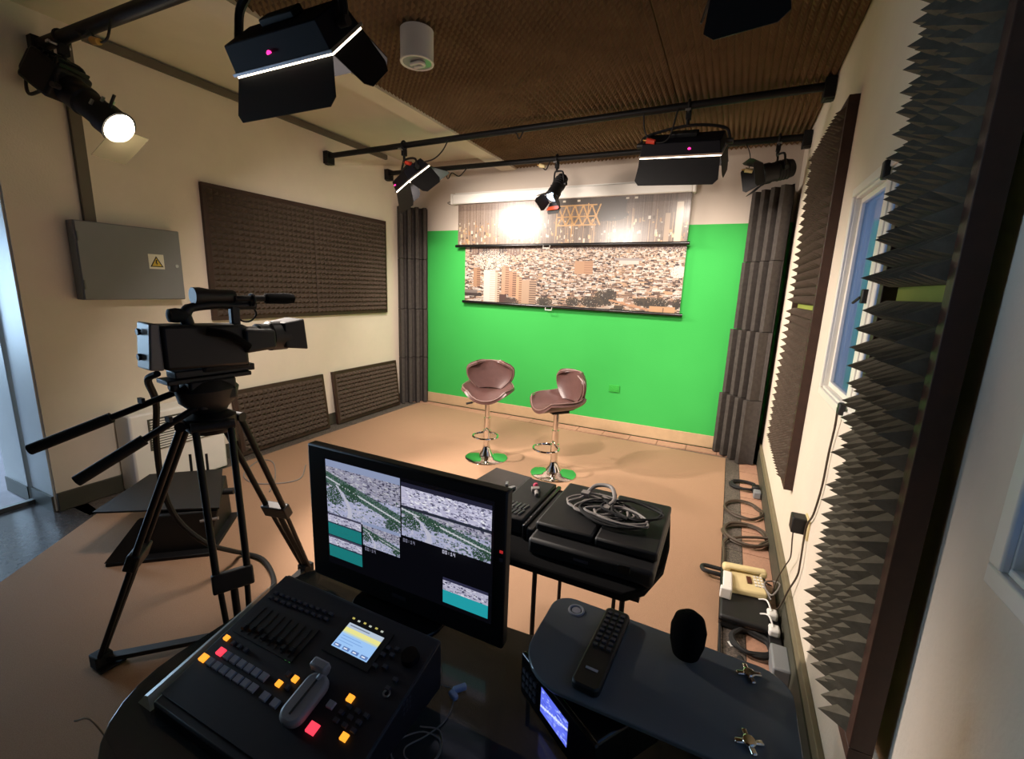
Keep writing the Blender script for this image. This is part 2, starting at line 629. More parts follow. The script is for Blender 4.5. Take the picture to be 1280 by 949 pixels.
# door opening: reveal lining and jamb board
mb = MB()
mb.box((XL - 0.165, DY1 - 0.006, DZ / 2), (0.31, 0.012, DZ))
dj = struct('door_1', mb, 'jamb_paint')
obj('door_leaf', MB().box((XL - 0.525, DY1 - 0.008, DZ / 2), (0.36, 0.04, DZ - 0.02)), 'jamb_paint', dj, bevel=0.004)
obj('door_jamb', MB().box((XL - 0.16, DY0 + 0.02, DZ / 2), (0.32, 0.04, DZ)), 'jamb_paint', dj, bevel=0.004)
obj('door_lintel', MB().box((XL - 0.16, (DY0 + DY1) / 2, DZ - 0.02), (0.32, DY1 - DY0, 0.04)), 'jamb_paint', dj, bevel=0.004)
obj('jamb_skirting', MB().box((XL - 0.165, DY1 - 0.018, 0.055), (0.31, 0.012, 0.11)), 'skirting_dark', dj)
obj('kick_plate', MB().box((XL - 0.525, DY1 - 0.031, 0.055), (0.36, 0.006, 0.11)), 'skirting_dark', dj)
obj('floor_channel', MB().box((XL - 0.30, DY1 - 0.16, 0.014), (0.04, 0.28, 0.028)), 'grey_metal', dj)

# hallway outside the door
mb = MB()
mb.box((-6.0, 0.9, -0.03), (3.7, 5.0, 0.05))
hf = struct('floor_hall', mb, 'hall_tile')
struct('wall_hall', MB().box((-7.7, 0.9, 1.4), (0.1, 5.0, 2.9)), 'white_frame')
struct('ceiling_hall', MB().box((-6.0, 0.9, 2.9), (3.7, 5.0, 0.08)), 'white_frame')
hb = thing('hall_bench', 'blue grey bench in the hallway seen past the door jamb', 'bench', (-7.3, 2.15, 0))
obj('seat', MB().box((0, 0, 0.42), (0.5, 1.3, 0.07)), 'grey_paint', hb, bevel=0.02)
obj('backrest', MB().box((-0.22, 0, 0.68), (0.07, 1.3, 0.42)), 'grey_paint', hb, bevel=0.02)
for sy in (-0.55, 0.55):
    obj('leg', MB().box((0, sy, 0.19), (0.42, 0.05, 0.39)), 'grey_metal', hb)
hw_ = struct('added_hall_window', MB().box((-7.63, 0.7, 0.70), (0.05, 1.7, 0.06)).box((-7.63, 0.7, 2.00), (0.05, 1.7, 0.06))
             .box((-7.63, -0.12, 1.35), (0.05, 0.06, 1.3)).box((-7.63, 1.52, 1.35), (0.05, 0.06, 1.3)), 'white_frame')
obj('pane', MB().box((-7.635, 0.7, 1.35), (0.02, 1.6, 1.26)), emit('added_hall_pane', (0.6, 0.8, 1.0), 3), hw_)  # unseen glowing window, added to send cool daylight through the doorway
hll = light_area('added_hall_daylight', hw_, (-7.60, 0.7, 1.35), (1.5, 1.2), P_HALL, COOL)  # lamp of the added window, set to reach the near right wall
hll.matrix_basis = TR(-7.60, 0.7, 1.35) @ RZ(-90) @ RX(90)


# windows on the right wall
def window(name, w, mull, pane_split=True):
    y0, y1, z0, z1 = w
    win = struct(name, MB()
                 .box((XR + 0.048, (y0 + y1) / 2, z0 - 0.005), (0.10, y1 - y0 + 0.02, 0.03))
                 .box((XR + 0.048, (y0 + y1) / 2, z1 + 0.005), (0.10, y1 - y0 + 0.02, 0.03))
                 .box((XR + 0.048, y0 - 0.014, (z0 + z1) / 2), (0.10, 0.03, z1 - z0 + 0.04))
                 .box((XR + 0.048, y1 + 0.014, (z0 + z1) / 2), (0.10, 0.03, z1 - z0 + 0.04)), 'white_frame', bevel=0.003)
    # casing proud of the wall
    e = 0.035
    obj('casing', MB().box((XR - 0.006, (y0 + y1) / 2, z0 - e / 2), (0.014, y1 - y0 + 2 * e, e)), 'white_frame', win, bevel=0.004)
    obj('casing', MB().box((XR - 0.006, (y0 + y1) / 2, z1 + e / 2), (0.014, y1 - y0 + 2 * e, e)), 'white_frame', win, bevel=0.004)
    obj('casing', MB().box((XR - 0.006, y0 - e / 2, (z0 + z1) / 2), (0.014, e, z1 - z0)), 'white_frame', win, bevel=0.004)
    obj('casing', MB().box((XR - 0.006, y1 + e / 2, (z0 + z1) / 2), (0.014, e, z1 - z0)), 'white_frame', win, bevel=0.004)
    edges = [y0] + list(mull) + [y1]
    for a, c in zip(edges[:-1], edges[1:]):
        s = 0.022
        xx = XR + 0.010 + (0.022 if (edges.index(a) % 2) else 0.0)
        sash = obj('sash', MB().box((xx, (a + c) / 2, z0 + 0.01 + s / 2), (0.03, c - a, s))
                   .box((xx, (a + c) / 2, z1 - 0.01 - s / 2), (0.03, c - a, s))
                   .box((xx, a + s / 2, (z0 + z1) / 2), (0.03, s, z1 - z0 - 0.02 - 2 * s))
                   .box((xx, c - s / 2, (z0 + z1) / 2), (0.03, s, z1 - z0 - 0.02 - 2 * s)), 'white_frame', win, bevel=0.003)
        obj('pane', MB().box((xx, (a + c) / 2, (z0 + z1) / 2), (0.005, c - a - 2 * s, z1 - z0 - 0.02 - 2 * s)), 'glass', sash)
    return win


w1 = window('window_1', W1, (1.98,))
obj('meeting_stile', MB().box((XR + 0.018, 1.982, (W1[2] + W1[3]) / 2), (0.036, 0.115, W1[3] - W1[2] - 0.03)), 'white_frame', w1, bevel=0.006)
obj('window_latch', MB().box((XR - 0.008, 2.01, 1.615), (0.018, 0.03, 0.05))
    .cyl((XR - 0.018, 2.015, 1.612), (XR - 0.024, 2.08, 1.590), 0.005), 'black', w1, bevel=0.004)
obj('roller_stop', MB().box((XR - 0.018, 1.985, 2.03), (0.022, 0.035, 0.06)), 'black', w1, bevel=0.006)
obj('roller_stop', MB().box((XR - 0.018, 1.985, 1.205), (0.022, 0.035, 0.045)), 'black', w1, bevel=0.006)
w2 = window('window_2', W2, (0.22,))


# ================================================================== ACOUSTIC PANELS
WALL_L = Matrix(((0, 0, 1, 0), (1, 0, 0, 0), (0, 1, 0, 0), (0, 0, 0, 1)))     # local x->+y, y->+z, z->+x
WALL_R = Matrix(((0, 0, -1, 0), (-1, 0, 0, 0), (0, 1, 0, 0), (0, 0, 0, 1)))   # local x->-y, y->+z, z->-x


def acoustic_panel(name, label, w, h, sheets, T, fr=0.035, depth=0.035, ph=0.05, pitch=0.05, vertical=True,
                   jitter=0.0, gap=0.0, group='framed acoustic foam panels', seed=3, backing='wood_dark', twist=0.0, foam='foam'):
    """local: x along the width, y up, z out of the wall"""
    p = thing(name, label, 'acoustic panel', (0, 0, 0), None, group)
    p.matrix_basis = T
    obj('backing_board', MB().box((w / 2, h / 2, 0.006), (w - 0.004, h - 0.004, 0.012)), backing, p)
    for c, s in (((w / 2, fr / 2, depth / 2), (w, fr, depth)), ((w / 2, h - fr / 2, depth / 2), (w, fr, depth)),
                 ((fr / 2, h / 2, depth / 2), (fr, h - 2 * fr, depth)), ((w - fr / 2, h / 2, depth / 2), (fr, h - 2 * fr, depth))):
        obj('frame_rail', MB().box(c, s), 'wood_dark', p, bevel=0.002)
    iw, ih = w - 2 * fr, h - 2 * fr
    for k in range(sheets):
        if vertical:
            sh = (ih - gap * (sheets - 1)) / sheets
            fm = flat_mesh('foam_sheet', foam_mesh(iw, sh, pitch, ph, 0.02, jitter, seed + k, twist), foam)
            o = obj('foam_sheet', fm, None, p)
            o.location = (fr, fr + k * (sh + gap), 0.012)
        else:
            sw = (iw - gap * (sheets - 1)) / sheets
            fm = flat_mesh('foam_sheet', foam_mesh(sw, ih, pitch, ph, 0.02, jitter, seed + k, twist), foam)
            o = obj('foam_sheet', fm, None, p)
            o.location = (fr + k * (sw + gap), fr, 0.012)
    return p


# left wall, upper pair of sheets in one frame
acoustic_panel('acoustic_panel', 'wide brown foam panel in dark frame high on left wall, two sheets side by side', 2.165, 1.105, 2,
               TR(XL, 2.365, 1.238) @ WALL_L, vertical=False, gap=0.02, ph=0.04, seed=11)
# two panels standing on the floor and leaning on the left wall
lean = RX(0)
def lean_T(y0, out, h):
    a = math.asin(out / h)
    return TR(XL + out + 0.004, y0, 0.006) @ RY(-math.degrees(a)) @ WALL_L
acoustic_panel('acoustic_panel', 'brown foam panel leaning on left wall behind the tripod', 1.01, 0.60, 1,
               lean_T(2.46, 0.075, 0.6), ph=0.04, seed=21)
acoustic_panel('acoustic_panel', 'brown foam panel leaning on left wall next to corner foam', 1.07, 0.60, 1,
               lean_T(3.60, 0.06, 0.6), ph=0.04, seed=31)
# right wall
acoustic_panel('acoustic_panel', 'tall brown foam panel on right wall between window and green wall', 0.97, 2.0, 2,
               TR(XR, 3.76, 0.55) @ WALL_R, depth=0.045, ph=0.052, pitch=0.05, gap=0.03, jitter=0.05, seed=41, backing='board_green')
acoustic_panel('acoustic_panel', 'tall dark spiky foam panel nearest the camera on right wall, covering the window edge', 0.47, 2.10, 2,
               TR(XR - 0.026, 1.57, 0.57) @ WALL_R, depth=0.045, ph=0.062, pitch=0.05, gap=0.035, jitter=0.14, seed=51,
               backing='board_green', twist=-0.1, foam='foam_grey')


# corner foam: stacked wedge segments
def corner_trap(label, left, z0, z1, off, seed):
    rr = random.Random(seed)
    if left:
        a, c, k = Vector((XL + 0.004, YB - 0.30, 0)), Vector((XL + 0.27, YB - 0.004, 0)), Vector((XL + 0.004, YB - 0.004, 0))
    else:
        a, c, k = Vector((XR - 0.345, YB - 0.004, 0)), Vector((XR - 0.060, YB - 0.345, 0)), Vector((XR - 0.004, YB - 0.004, 0))
    d = (c - a)
    out = Vector((d.y, -d.x, 0)).normalized()
    n = 4
    front = []
    for i in range(n):
        for t, h in ((0.06, 0.01), (0.18, 0.10), (0.58, 0.10), (0.70, 0.01)):
            p = a + d * ((i + t) / n) + out * (h + off)
            front.append((p.x, p.y))
    poly = [(k.x, k.y), (a.x, a.y)] + front + [(c.x, c.y)]
    # keep inside the room
    poly = [(min(max(px, XL + 0.003), XR - 0.026), min(py, YB - 0.02)) for px, py in poly]
    return solo('corner_foam_block', MB().prism(poly[::1], z0, z1), 'foam_dark', label, 'acoustic foam', 'ridged foam blocks stacked in the corners')


lv = [0.008, 0.640, 1.285, 1.925, 2.565]
names_l = ['ridged charcoal foam block at the floor in back left corner', 'ridged charcoal foam block second from floor in back left corner',
           'ridged charcoal foam block third from floor in back left corner', 'ridged charcoal foam block at top of back left corner stack']
for i in range(4):
    corner_trap(names_l[i], True, lv[i], lv[i + 1] - 0.006, (0.0, 0.006, -0.012, -0.004)[i], i)
names_r = ['ridged charcoal foam block at the floor in back right corner', 'ridged charcoal foam block second from floor in back right corner',
           'ridged charcoal foam block third from floor in back right corner', 'ridged charcoal foam block at top of back right corner stack']
for i in range(4):
    corner_trap(names_r[i], False, lv[i], lv[i + 1] - 0.006, (0.03, 0.0, -0.035, -0.045)[i], 10 + i)


# ================================================================== PRINTED SURFACES
def canvas(w, h, rgb):
    a = np.empty((h, w, 3))
    a[:] = rgb
    return a


def rect(a, x0, y0, x1, y1, rgb):
    h, w = a.shape[:2]
    a[max(0, int(y0)):max(0, min(h, int(y1))), max(0, int(x0)):max(0, min(w, int(x1)))] = rgb


def blob(a, cx, cy, rx, ry, rgb, p=0.8):
    h, w = a.shape[:2]
    yy, xx = np.mgrid[0:h, 0:w]
    mk = (((xx - cx) / rx) ** 2 + ((yy - cy) / ry) ** 2 < 1) & (RNG.random((h, w)) < p)
    a[mk] = rgb


def line(a, x0, y0, x1, y1, rgb, t=1):
    n = int(max(abs(x1 - x0), abs(y1 - y0)) * 2) + 2
    for k in range(n):
        x = x0 + (x1 - x0) * k / (n - 1)
        y = y0 + (y1 - y0) * k / (n - 1)
        rect(a, x - t / 2 + 0.5, y - t / 2 + 0.5, x + t / 2 + 0.5, y + t / 2 + 0.5, rgb)


def print_grid(name, origin, ux, uy, img, material, parent, world=True):
    """flat print: origin is the lower left corner, ux / uy span the sheet, img is rows from the top in sRGB 0..255"""
    h, w = img.shape[:2]
    o_, ux, uy = Vector(origin), Vector(ux), Vector(uy)
    vs_ = [tuple(o_ + ux * (i / w) + uy * (j / h)) for j in range(h + 1) for i in range(w + 1)]
    fs = [(j * (w + 1) + i, j * (w + 1) + i + 1, (j + 1) * (w + 1) + i + 1, (j + 1) * (w + 1) + i)
          for j in range(h) for i in range(w)]
    me = bpy.data.meshes.new(name)
    me.from_pydata(vs_, [], fs)
    ca = me.color_attributes.new('print', 'FLOAT_COLOR', 'CORNER')
    c = np.clip(img[::-1], 0, 255) / 255
    c = np.where(c <= 0.04045, c / 12.92, ((c + 0.055) / 1.055) ** 2.4).reshape(-1, 3)
    full = np.ones((len(fs), 4, 4), np.float32)
    full[:, :, :3] = c[:, None, :]
    ca.data.foreach_set('color', full.ravel())
    me.materials.append(material)
    me.update()
    return obj(name, me, None, parent, world=world)


def city(w, h, far=0.0, mono=False):
    """a hillside city seen from above: small roofs far away, larger ones near"""
    a = canvas(w, h, (228, 205, 182))
    pal = [(252, 244, 232), (240, 222, 204), (206, 170, 144), (150, 116, 96), (94, 74, 70), (228, 186, 146), (180, 148, 128),
           (60, 46, 46), (252, 246, 240), (214, 190, 172), (120, 92, 78)]
    if mono:
        pal = [(215, 215, 235), (180, 178, 205), (235, 235, 245), (120, 118, 145), (80, 80, 105), (205, 200, 220)]
        a[:] = (190, 188, 212)
    for y in range(0, h):
        t = y / h
        s = (0.9 if mono else 1.3) + (h / (30 if mono else 26)) * t
        for _ in range(int(w / (2.2 + 2.2 * t) * 0.5)):
            x = random.uniform(0, w)
            bw, bh = random.uniform(0.8, 2.6) * s, random.uniform(0.4, 1.0) * s
            rect(a, x, y, x + bw + 1, y + bh + 1, random.choice(pal))
    return a


# lower banner: daytime city
W_, H_ = 420, 108
lo = city(W_, H_)
for y in range(10):
    n = RNG.random(W_)
    for x in range(W_):
        if n[x] > y / 12 and (x > 30):
            lo[y, x] = (118, 92, 92) if n[x] > 0.5 else (150, 122, 112)
for cx in range(10, 120, 6):
    rect(lo, cx, random.randint(0, 8), cx + 5, random.randint(14, 22), random.choice([(110, 86, 80), (150, 122, 108), (92, 74, 70)]))
blob(lo, 60, 30, 40, 18, (255, 248, 236), 0.35)
def tower(x0, x1, y0, y1, c, c2, step=4):
    rect(lo, x0, y0, x1, y1, c)
    for y in range(y0 + 2, y1, step):
        rect(lo, x0 + (x1 - x0) * 0.55, y, x1, y + step / 2, c2)
tower(20, 36, 44, 80, (206, 160, 124), (140, 100, 80))
tower(44, 70, 48, 108, (255, 250, 240), (236, 220, 204))
tower(70, 80, 52, 108, (236, 214, 190), (150, 112, 92))
tower(84, 100, 40, 92, (224, 180, 146), (150, 104, 82))
tower(100, 116, 50, 96, (214, 164, 130), (120, 84, 70))
tower(116, 128, 58, 108, (232, 186, 146), (150, 112, 90))
tower(128, 158, 64, 108, (214, 180, 150), (112, 84, 72))
rect(lo, 0, 92, 40, 98, (70, 56, 54)); rect(lo, 0, 86, 30, 92, (150, 136, 130))
rect(lo, 80, 92, 96, 108, (92, 62, 56)); blob(lo, 106, 104, 16, 8, (84, 66, 60), .9)
tower(232, 266, 28, 50, (216, 168, 130), (190, 140, 108))
rect(lo, 304, 22, 352, 26, (190, 180, 176)); rect(lo, 312, 26, 346, 32, (240, 230, 220))
for cx, cy, rx, ry in ((176, 100, 16, 8), (232, 98, 14, 8), (292, 88, 20, 14), (268, 96, 22, 10), (376, 92, 26, 9), (352, 92, 10, 7),
                       (414, 92, 8, 9), (318, 104, 10, 5), (300, 78, 8, 6)):
    blob(lo, cx, cy, rx, ry, (82, 70, 56), .85)
    blob(lo, cx, cy + 2, rx * .7, ry * .6, (54, 48, 42), .7)
for k in range(14):
    line(lo, 300 + k * 6, 92 + k * 1.1, 306 + k * 6, 93 + k * 1.1, (224, 170, 130), 3)
rect(lo, 370, 98, 412, 108, (236, 186, 138)); rect(lo, 392, 100, 394, 108, (150, 110, 80))
blob(lo, 410, 42, 12, 10, (255, 250, 240), .9)
lo = np.clip(lo * 0.70, 0, 255)

# upper banner: city at dusk behind clear film
W2_, H2_ = 420, 74
u_ = canvas(W2_, H2_, (140, 118, 102))
for x in range(W2_):
    sh = random.uniform(-22, 22)
    g = 30 if x < 170 else (-14 if x > 250 else 0)  # paler left part: reflection on the film painted into the print
    for y in range(H2_):
        k = random.uniform(-10, 10)
        u_[y, x] = (140 + g + sh + k - (22 if y < 12 else 0), 118 + g + sh + k - (22 if y < 12 else 0), 102 + g + sh + k - (20 if y < 12 else 0))
for _ in range(360):
    x, y = random.randint(0, W2_), random.randint(int(H2_ * .45), H2_)
    rect(u_, x, y, x + random.randint(1, 4), y + random.randint(1, 7), random.choice([(224, 176, 122), (250, 226, 180), (96, 76, 62), (186, 140, 98), (244, 236, 220)]))
for _ in range(40):
    x = random.randint(0, W2_)
    y = random.randint(20, 44)
    rect(u_, x, y, x + 1, H2_, (214, 176, 136))
rect(u_, 262, 2, 322, 34, (84, 72, 64)); blob(u_, 292, 30, 34, 9, (78, 70, 62), .9)
rect(u_, 200, 0, 262, 10, (72, 60, 52))
for x in (214, 240, 322, 336):
    blob(u_, x, 4, 3, 2, (255, 240, 214), 1)
LG = (240, 184, 112)
for y in (12, 30, 44):
    line(u_, 202, y, 272, y, LG, 2)
for k in range(5):
    x = 204 + k * 15
    line(u_, x, 12, x + 8, 30, LG, 2); line(u_, x + 15, 12, x + 8, 30, LG, 2)
    line(u_, x, 44, x + 8, 30, LG, 2); line(u_, x + 15, 44, x + 8, 30, LG, 2)
line(u_, 202, 10, 202, 60, LG, 2); line(u_, 258, 10, 258, 30, LG, 2); line(u_, 230, 30, 230, 62, LG, 2)
rect(u_, 400, 14, 410, H2_, (240, 222, 196))
rect(u_, 384, 30, 392, H2_, (196, 168, 140))
u_ = np.clip(u_ * 0.72, 0, 255)

# roller screens on the back wall
rc = thing('roller_screen_case', 'long white roller screen case above the city banners on back wall', 'screen case', (-1.86, YB - 0.06, 2.60))
obj('case', MB().box((0, 0, 0.045), (2.78, 0.095, 0.118)), 'white', rc, bevel=0.012)
obj('end_cap', MB().box((-1.405, 0, 0.045), (0.03, 0.10, 0.125)), 'white', rc, bevel=0.01)
obj('end_cap', MB().box((1.405, 0, 0.045), (0.03, 0.10, 0.125)), 'white', rc, bevel=0.01)
obj('mounting_plate', MB().box((0, 0.045, 0.115), (2.80, 0.02, 0.03)), 'white', rc)


def banner(name, label, x0, x1, zt, zb0, zb1, yy, img, material, bar):
    t = thing(name, label, 'banner', ((x0 + x1) / 2, yy, min(zb0, zb1)))
    h = zt - zb0
    # printed sheet with its own thin backing
    print_grid('printed_sheet', (x0, yy, zb0), (x1 - x0, 0, zb1 - zb0), (0, 0, zt - (zb0 + zb1) / 2), img, material, t)
    obj('backing_sheet', MB().hexa([(x0, yy + 0.002, zb0), (x1, yy + 0.002, zb1), (x1, yy + 0.004, zb1), (x0, yy + 0.004, zb0),
                                    (x0, yy + 0.002, zt + (zb0 - zb1) * 0.5), (x1, yy + 0.002, zt + (zb1 - zb0) * .5),
                                    (x1, yy + 0.004, zt + (zb1 - zb0) * .5), (x0, yy + 0.004, zt + (zb0 - zb1) * .5)]), 'white', t, world=True)
    obj('bottom_bar', MB().cyl((x0 - 0.03, yy, zb0 - 0.012), (x1 + 0.03, yy, zb1 - 0.012), 0.018), 'black_gloss', t, world=True)
    xm = x0 + (x1 - x0) * 0.445
    zm = zb0 + (zb1 - zb0) * 0.445 - 0.02
    obj('pull_handle', MB().tube([(xm - 0.04, yy - 0.018, zm), (xm - 0.04, yy - 0.03, zm - 0.028), (xm + 0.04, yy - 0.03, zm - 0.028),
                                  (xm + 0.04, yy - 0.018, zm)], 0.005, sm=0), 'white', t, world=True)
    return t


banner('city_banner', 'upper glossy banner printed with dusk city and lattice tower', -3.175, -0.475, 2.585, 2.10, 2.115, YB - 0.085, u_,
       print_mat('print_dusk', 0.35, coat=0.5), True)
banner('city_banner', 'lower matte banner printed with daytime city rooftops and towers', -3.09, -0.475, 2.56, 1.42, 1.395, YB - 0.045,
       np.concatenate([canvas(W_, 70, (120, 100, 92)), lo], 0), print_mat('print_day', 0.55), True)
# hanging wire loops beside the banner
for i, (x, z) in enumerate(((-3.33, 2.62),)):
    solo('wall_hook', MB().tube([(x, YB - 0.005, z + 0.02), (x - 0.04, YB - 0.03, z), (x, YB - 0.04, z - 0.02), (x + 0.03, YB - 0.01, z)], 0.004),
         'grey_metal', 'small wire hook in wall left of white screen case', 'hook')

# double outlet painted green
ot = thing('wall_outlet', 'green painted wall outlet low on the green wall', 'outlet', (-1.094, YB, 0.47))
M['green_paint'] = mat('green_paint', (38, 160, 52), 0.6)
obj('plate', MB().box((0, -0.006, 0.04), (0.12, 0.012, 0.08)), 'green_paint', ot, bevel=0.003)
for sx in (-0.028, 0.028):
    obj('socket', MB().cyl((sx, -0.012, 0.04), (sx, -0.016, 0.04), 0.02), 'green_paint', ot)


# ================================================================== LEFT WALL FITTINGS
eb = thing('electrical_box', 'grey metal electrical cabinet with warning sticker on left wall', 'electrical box', (XL, 1.815, 1.42))
obj('cabinet_body', MB().box((0.045, 0, 0.255), (0.09, 0.625, 0.51)), 'grey_paint', eb, bevel=0.004)
edoor = obj('cabinet_door', MB().box((0.096, 0, 0.255), (0.012, 0.615, 0.50)), 'grey_paint', eb, bevel=0.003)
for zz in (0.1, 0.41):
    obj('hinge', MB().cyl((0.10, -0.30, zz - 0.03), (0.10, -0.30, zz + 0.03), 0.007), 'grey_metal', edoor)
obj('key_lock', MB().cyl((0.10, 0.27, 0.25), (0.107, 0.27, 0.25), 0.012), 'steel', edoor)
st = obj('warning_sticker', MB().box((0.1025, 0.135, 0.275), (0.002, 0.10, 0.105)), 'sticker_white', edoor)
def flatpoly(pts, x, t):
    mbx = MB()
    n = len(pts)
    mbx.add([(x, p[0], p[1]) for p in pts] + [(x + t, p[0], p[1]) for p in pts],
            [tuple(range(n))[::-1], tuple(range(n, 2 * n))] + [(k, (k + 1) % n, n + (k + 1) % n, n + k) for k in range(n)])
    return mbx
obj('warning_triangle', flatpoly([(0.092, 0.237), (0.178, 0.237), (0.135, 0.315)], 0.1035, 0.0008), 'black', st)
obj('warning_triangle_fill', flatpoly([(0.103, 0.243), (0.167, 0.243), (0.135, 0.301)], 0.1043, 0.0006), 'sticker_yellow', st)
obj('lightning_bolt', flatpoly([(0.132, 0.246), (0.142, 0.266), (0.135, 0.268), (0.141, 0.288), (0.130, 0.288), (0.127, 0.262), (0.134, 0.261)], 0.1049, 0.0006), 'black', st)

cz = thing('cable_trunking', 'grey brown trunking running along left wall just under the ceiling', 'trunking', (XL, 3.2, 3.05))
obj('trunking_run', MB().box((0.015, -0.05, 0.03), (0.03, 2.86, 0.055)), 'conduit', cz, bevel=0.002)
obj('trunking_cover', MB().box((0.032, -0.05, 0.03), (0.004, 2.86, 0.045)), 'conduit', cz)
solo('cable_trunking', MB().box((XL + 0.015, 1.625, 2.475), (0.03, 0.065, 1.10)), 'conduit',
     'vertical grey trunking dropping from the ceiling to electrical cabinet', 'trunking', bevel=0.003)

# wall heater
hx = XL + 0.006
ht = thing('wall_heater', 'white floor-standing heater with louvred grille on left wall', 'heater', (XL + 0.11, 1.93, 0))
obj('heater_body', MB().box((0, 0, 0.31), (0.21, 0.66, 0.60)), 'white', ht, bevel=0.015)
obj('grille_frame', MB().box((0.107, 0.03, 0.44), (0.008, 0.50, 0.24)), 'skirting_dark', ht)
for k in range(12):
    obj('louvre', MB().box((0.114, 0.03, 0.335 + k * 0.019), (0.014, 0.48, 0.009), RY(0)), 'white', ht)
for sy in (-0.25, 0.25):
    obj('foot', MB().box((0, sy, 0.006), (0.16, 0.05, 0.012)), 'black', ht)


# ================================================================== LIGHTING PIPES
def pipe(label, p0, p1, r, brackets):
    t = thing('lighting_pipe', label, 'pipe', p0, None, 'black lighting pipes under the ceiling')
    obj('tube', MB().cyl(p0, p1, r, n=18), 'black_metal', t, world=True)
    for p, sx in brackets:
        obj('bracket', MB().box((p[0] + sx * 0.03, p[1], p[2] - 0.02), (0.06, 0.10, 0.12))
            .box((p[0] - sx * 0.005, p[1], p[2] - 0.06), (0.10, 0.05, 0.05))
            .cyl((p[0] - sx * .03, p[1] - .06, p[2] - .03), (p[0] - sx * .03, p[1] + .06, p[2] - .03), 0.012), 'black_metal', t, bevel=0.004, world=True)
    return t


PIPE_R = 0.026
P1 = ((XL + 0.004, 3.68, 2.865), (XR - 0.004, 3.68, 2.915))
P2 = ((XL + 0.004, 4.60, 2.905), (XR - 0.004, 4.60, 2.885))
P3 = ((XL + 0.004, 1.50, 2.925), (XR - 0.004, 1.50, 2.86))
pipe('middle black lighting pipe crossing the whole room, in front of the rear one', *P1, PIPE_R,
     [((XL + 0.004, 3.68, 2.865), 1), ((XR - 0.004, 3.68, 2.915), -1)])
pipe('rear black lighting pipe nearest the green wall', *P2, PIPE_R,
     [((XL + 0.004, 4.60, 2.905), 1), ((XR - 0.004, 4.60, 2.885), -1)])
pipe('front black lighting pipe at the upper left carrying the profile spotlight', *P3, 0.035,
     [((XL + 0.004, 1.50, 2.925), 1), ((XR - 0.004, 1.50, 2.86), -1)])


def pz(P, x):
    t = (x - P[0][0]) / (P[1][0] - P[0][0])
    return P[0][2] + (P[1][2] - P[0][2]) * t


# cables taped along the pipes and hanging plugs
def hung_cable(P, xs, drop, label, plug=None, r=0.006):
    yy = P[0][1] - PIPE_R - 0.003
    pts = []
    for i, x in enumerate(xs):
        pts.append((x, yy, pz(P, x) - 0.02 - (drop[i])))
    t = thing('hanging_cable', label, 'cable', pts[len(pts) // 2])
    obj('cable', MB().tube(pts, r, n=6), 'rubber', t, world=True)
    if plug:
        px, pd, mt = plug
        c = Vector((px, yy - 0.01, pz(P, px) - pd))
        pl = obj('plug', MB().cyl(c, c + Vector((0.06, 0, -0.015)), 0.02, 0.016), mt, t, world=True)
        obj('plug_pins', MB().cyl(c + Vector((0, 0.006, 0)), c + Vector((-0.025, 0.006, 0.004)), 0.004)
            .cyl(c + Vector((0, -0.006, 0)), c + Vector((-0.025, -0.006, 0.004)), 0.004), 'brass', pl, world=True)
    return t


hung_cable(P3, (-3.42, -3.36, -3.28, -3.22, -3.12, -3.06), (0.0, 0.03, 0.02, 0.085, 0.085, 0.0), 'cable with brass plug dangling from front pipe beside the profile spotlight',
           (-3.24, 0.10, 'brass'))
hung_cable(P1, (-2.86, -2.75, -2.6, -2.5, -2.44), (0.16, 0.155, 0.14, 0.08, 0.0), 'black cable with red plug drooping under middle pipe at left', (-2.90, 0.165, 'red'))
hung_cable(P1, (-2.02, -1.9, -1.78, -1.74, -1.70), (0.0, 0.01, 0.01, 0.06, 0.0), 'short cable loop taped along middle pipe')
hung_cable(P2, (-3.35, -3.2, -3.1, -3.05, -3.0, -2.9, -2.8), (0.0, 0.05, 0.03, 0.10, 0.04, 0.08, 0.0), 'tangled black cable under rear pipe at left end')
hung_cable(P2, (-1.95, -1.90, -1.86, -1.82), (0.0, 0.06, 0.08, 0.0), 'cable stub with tan plug under rear pipe near the bright spotlight', (-1.93, 0.06, 'cream'))
hung_cable(P2, (-0.05, -0.02, 0.0, 0.0), (0.0, 0.05, 0.12, 0.20), 'thin black cable hanging from rear pipe toward right corner', (-0.03, 0.23, 'cream'), 0.004)
hung_cable(P1, (-0.74, -0.72, -0.66, -0.55, -0.5), (0.0, 0.12, 0.20, 0.19, 0.0), 'black cable with red plug hanging above wide right softlight', (-0.70, 0.21, 'red'))


# ================================================================== LUMINAIRES
def clamp_parts(root, P, x, drop_to, mt='black_metal'):
    y, z = P[0][1], pz(P, x)
    mb = MB()
    mb.torus((0, 0, 0), PIPE_R + 0.010, 0.010, TR(x, y, z) @ RY(90), n=18)
    mb.box((x, y, z - 0.062), (0.034, 0.05, 0.06))
    obj('hook_clamp', mb, mt, root, bevel=0.003, world=True)
    obj('clamp_bolt', MB().cyl((x, y - 0.06, z - 0.045), (x, y + 0.035, z - 0.045), 0.007)
        .box((x, y - 0.065, z - 0.045), (0.035, 0.010, 0.012)), 'steel', root, world=True)
    obj('spigot', MB().cyl((x, y, z - 0.08), (x, y, drop_to), 0.012), mt, root, world=True)


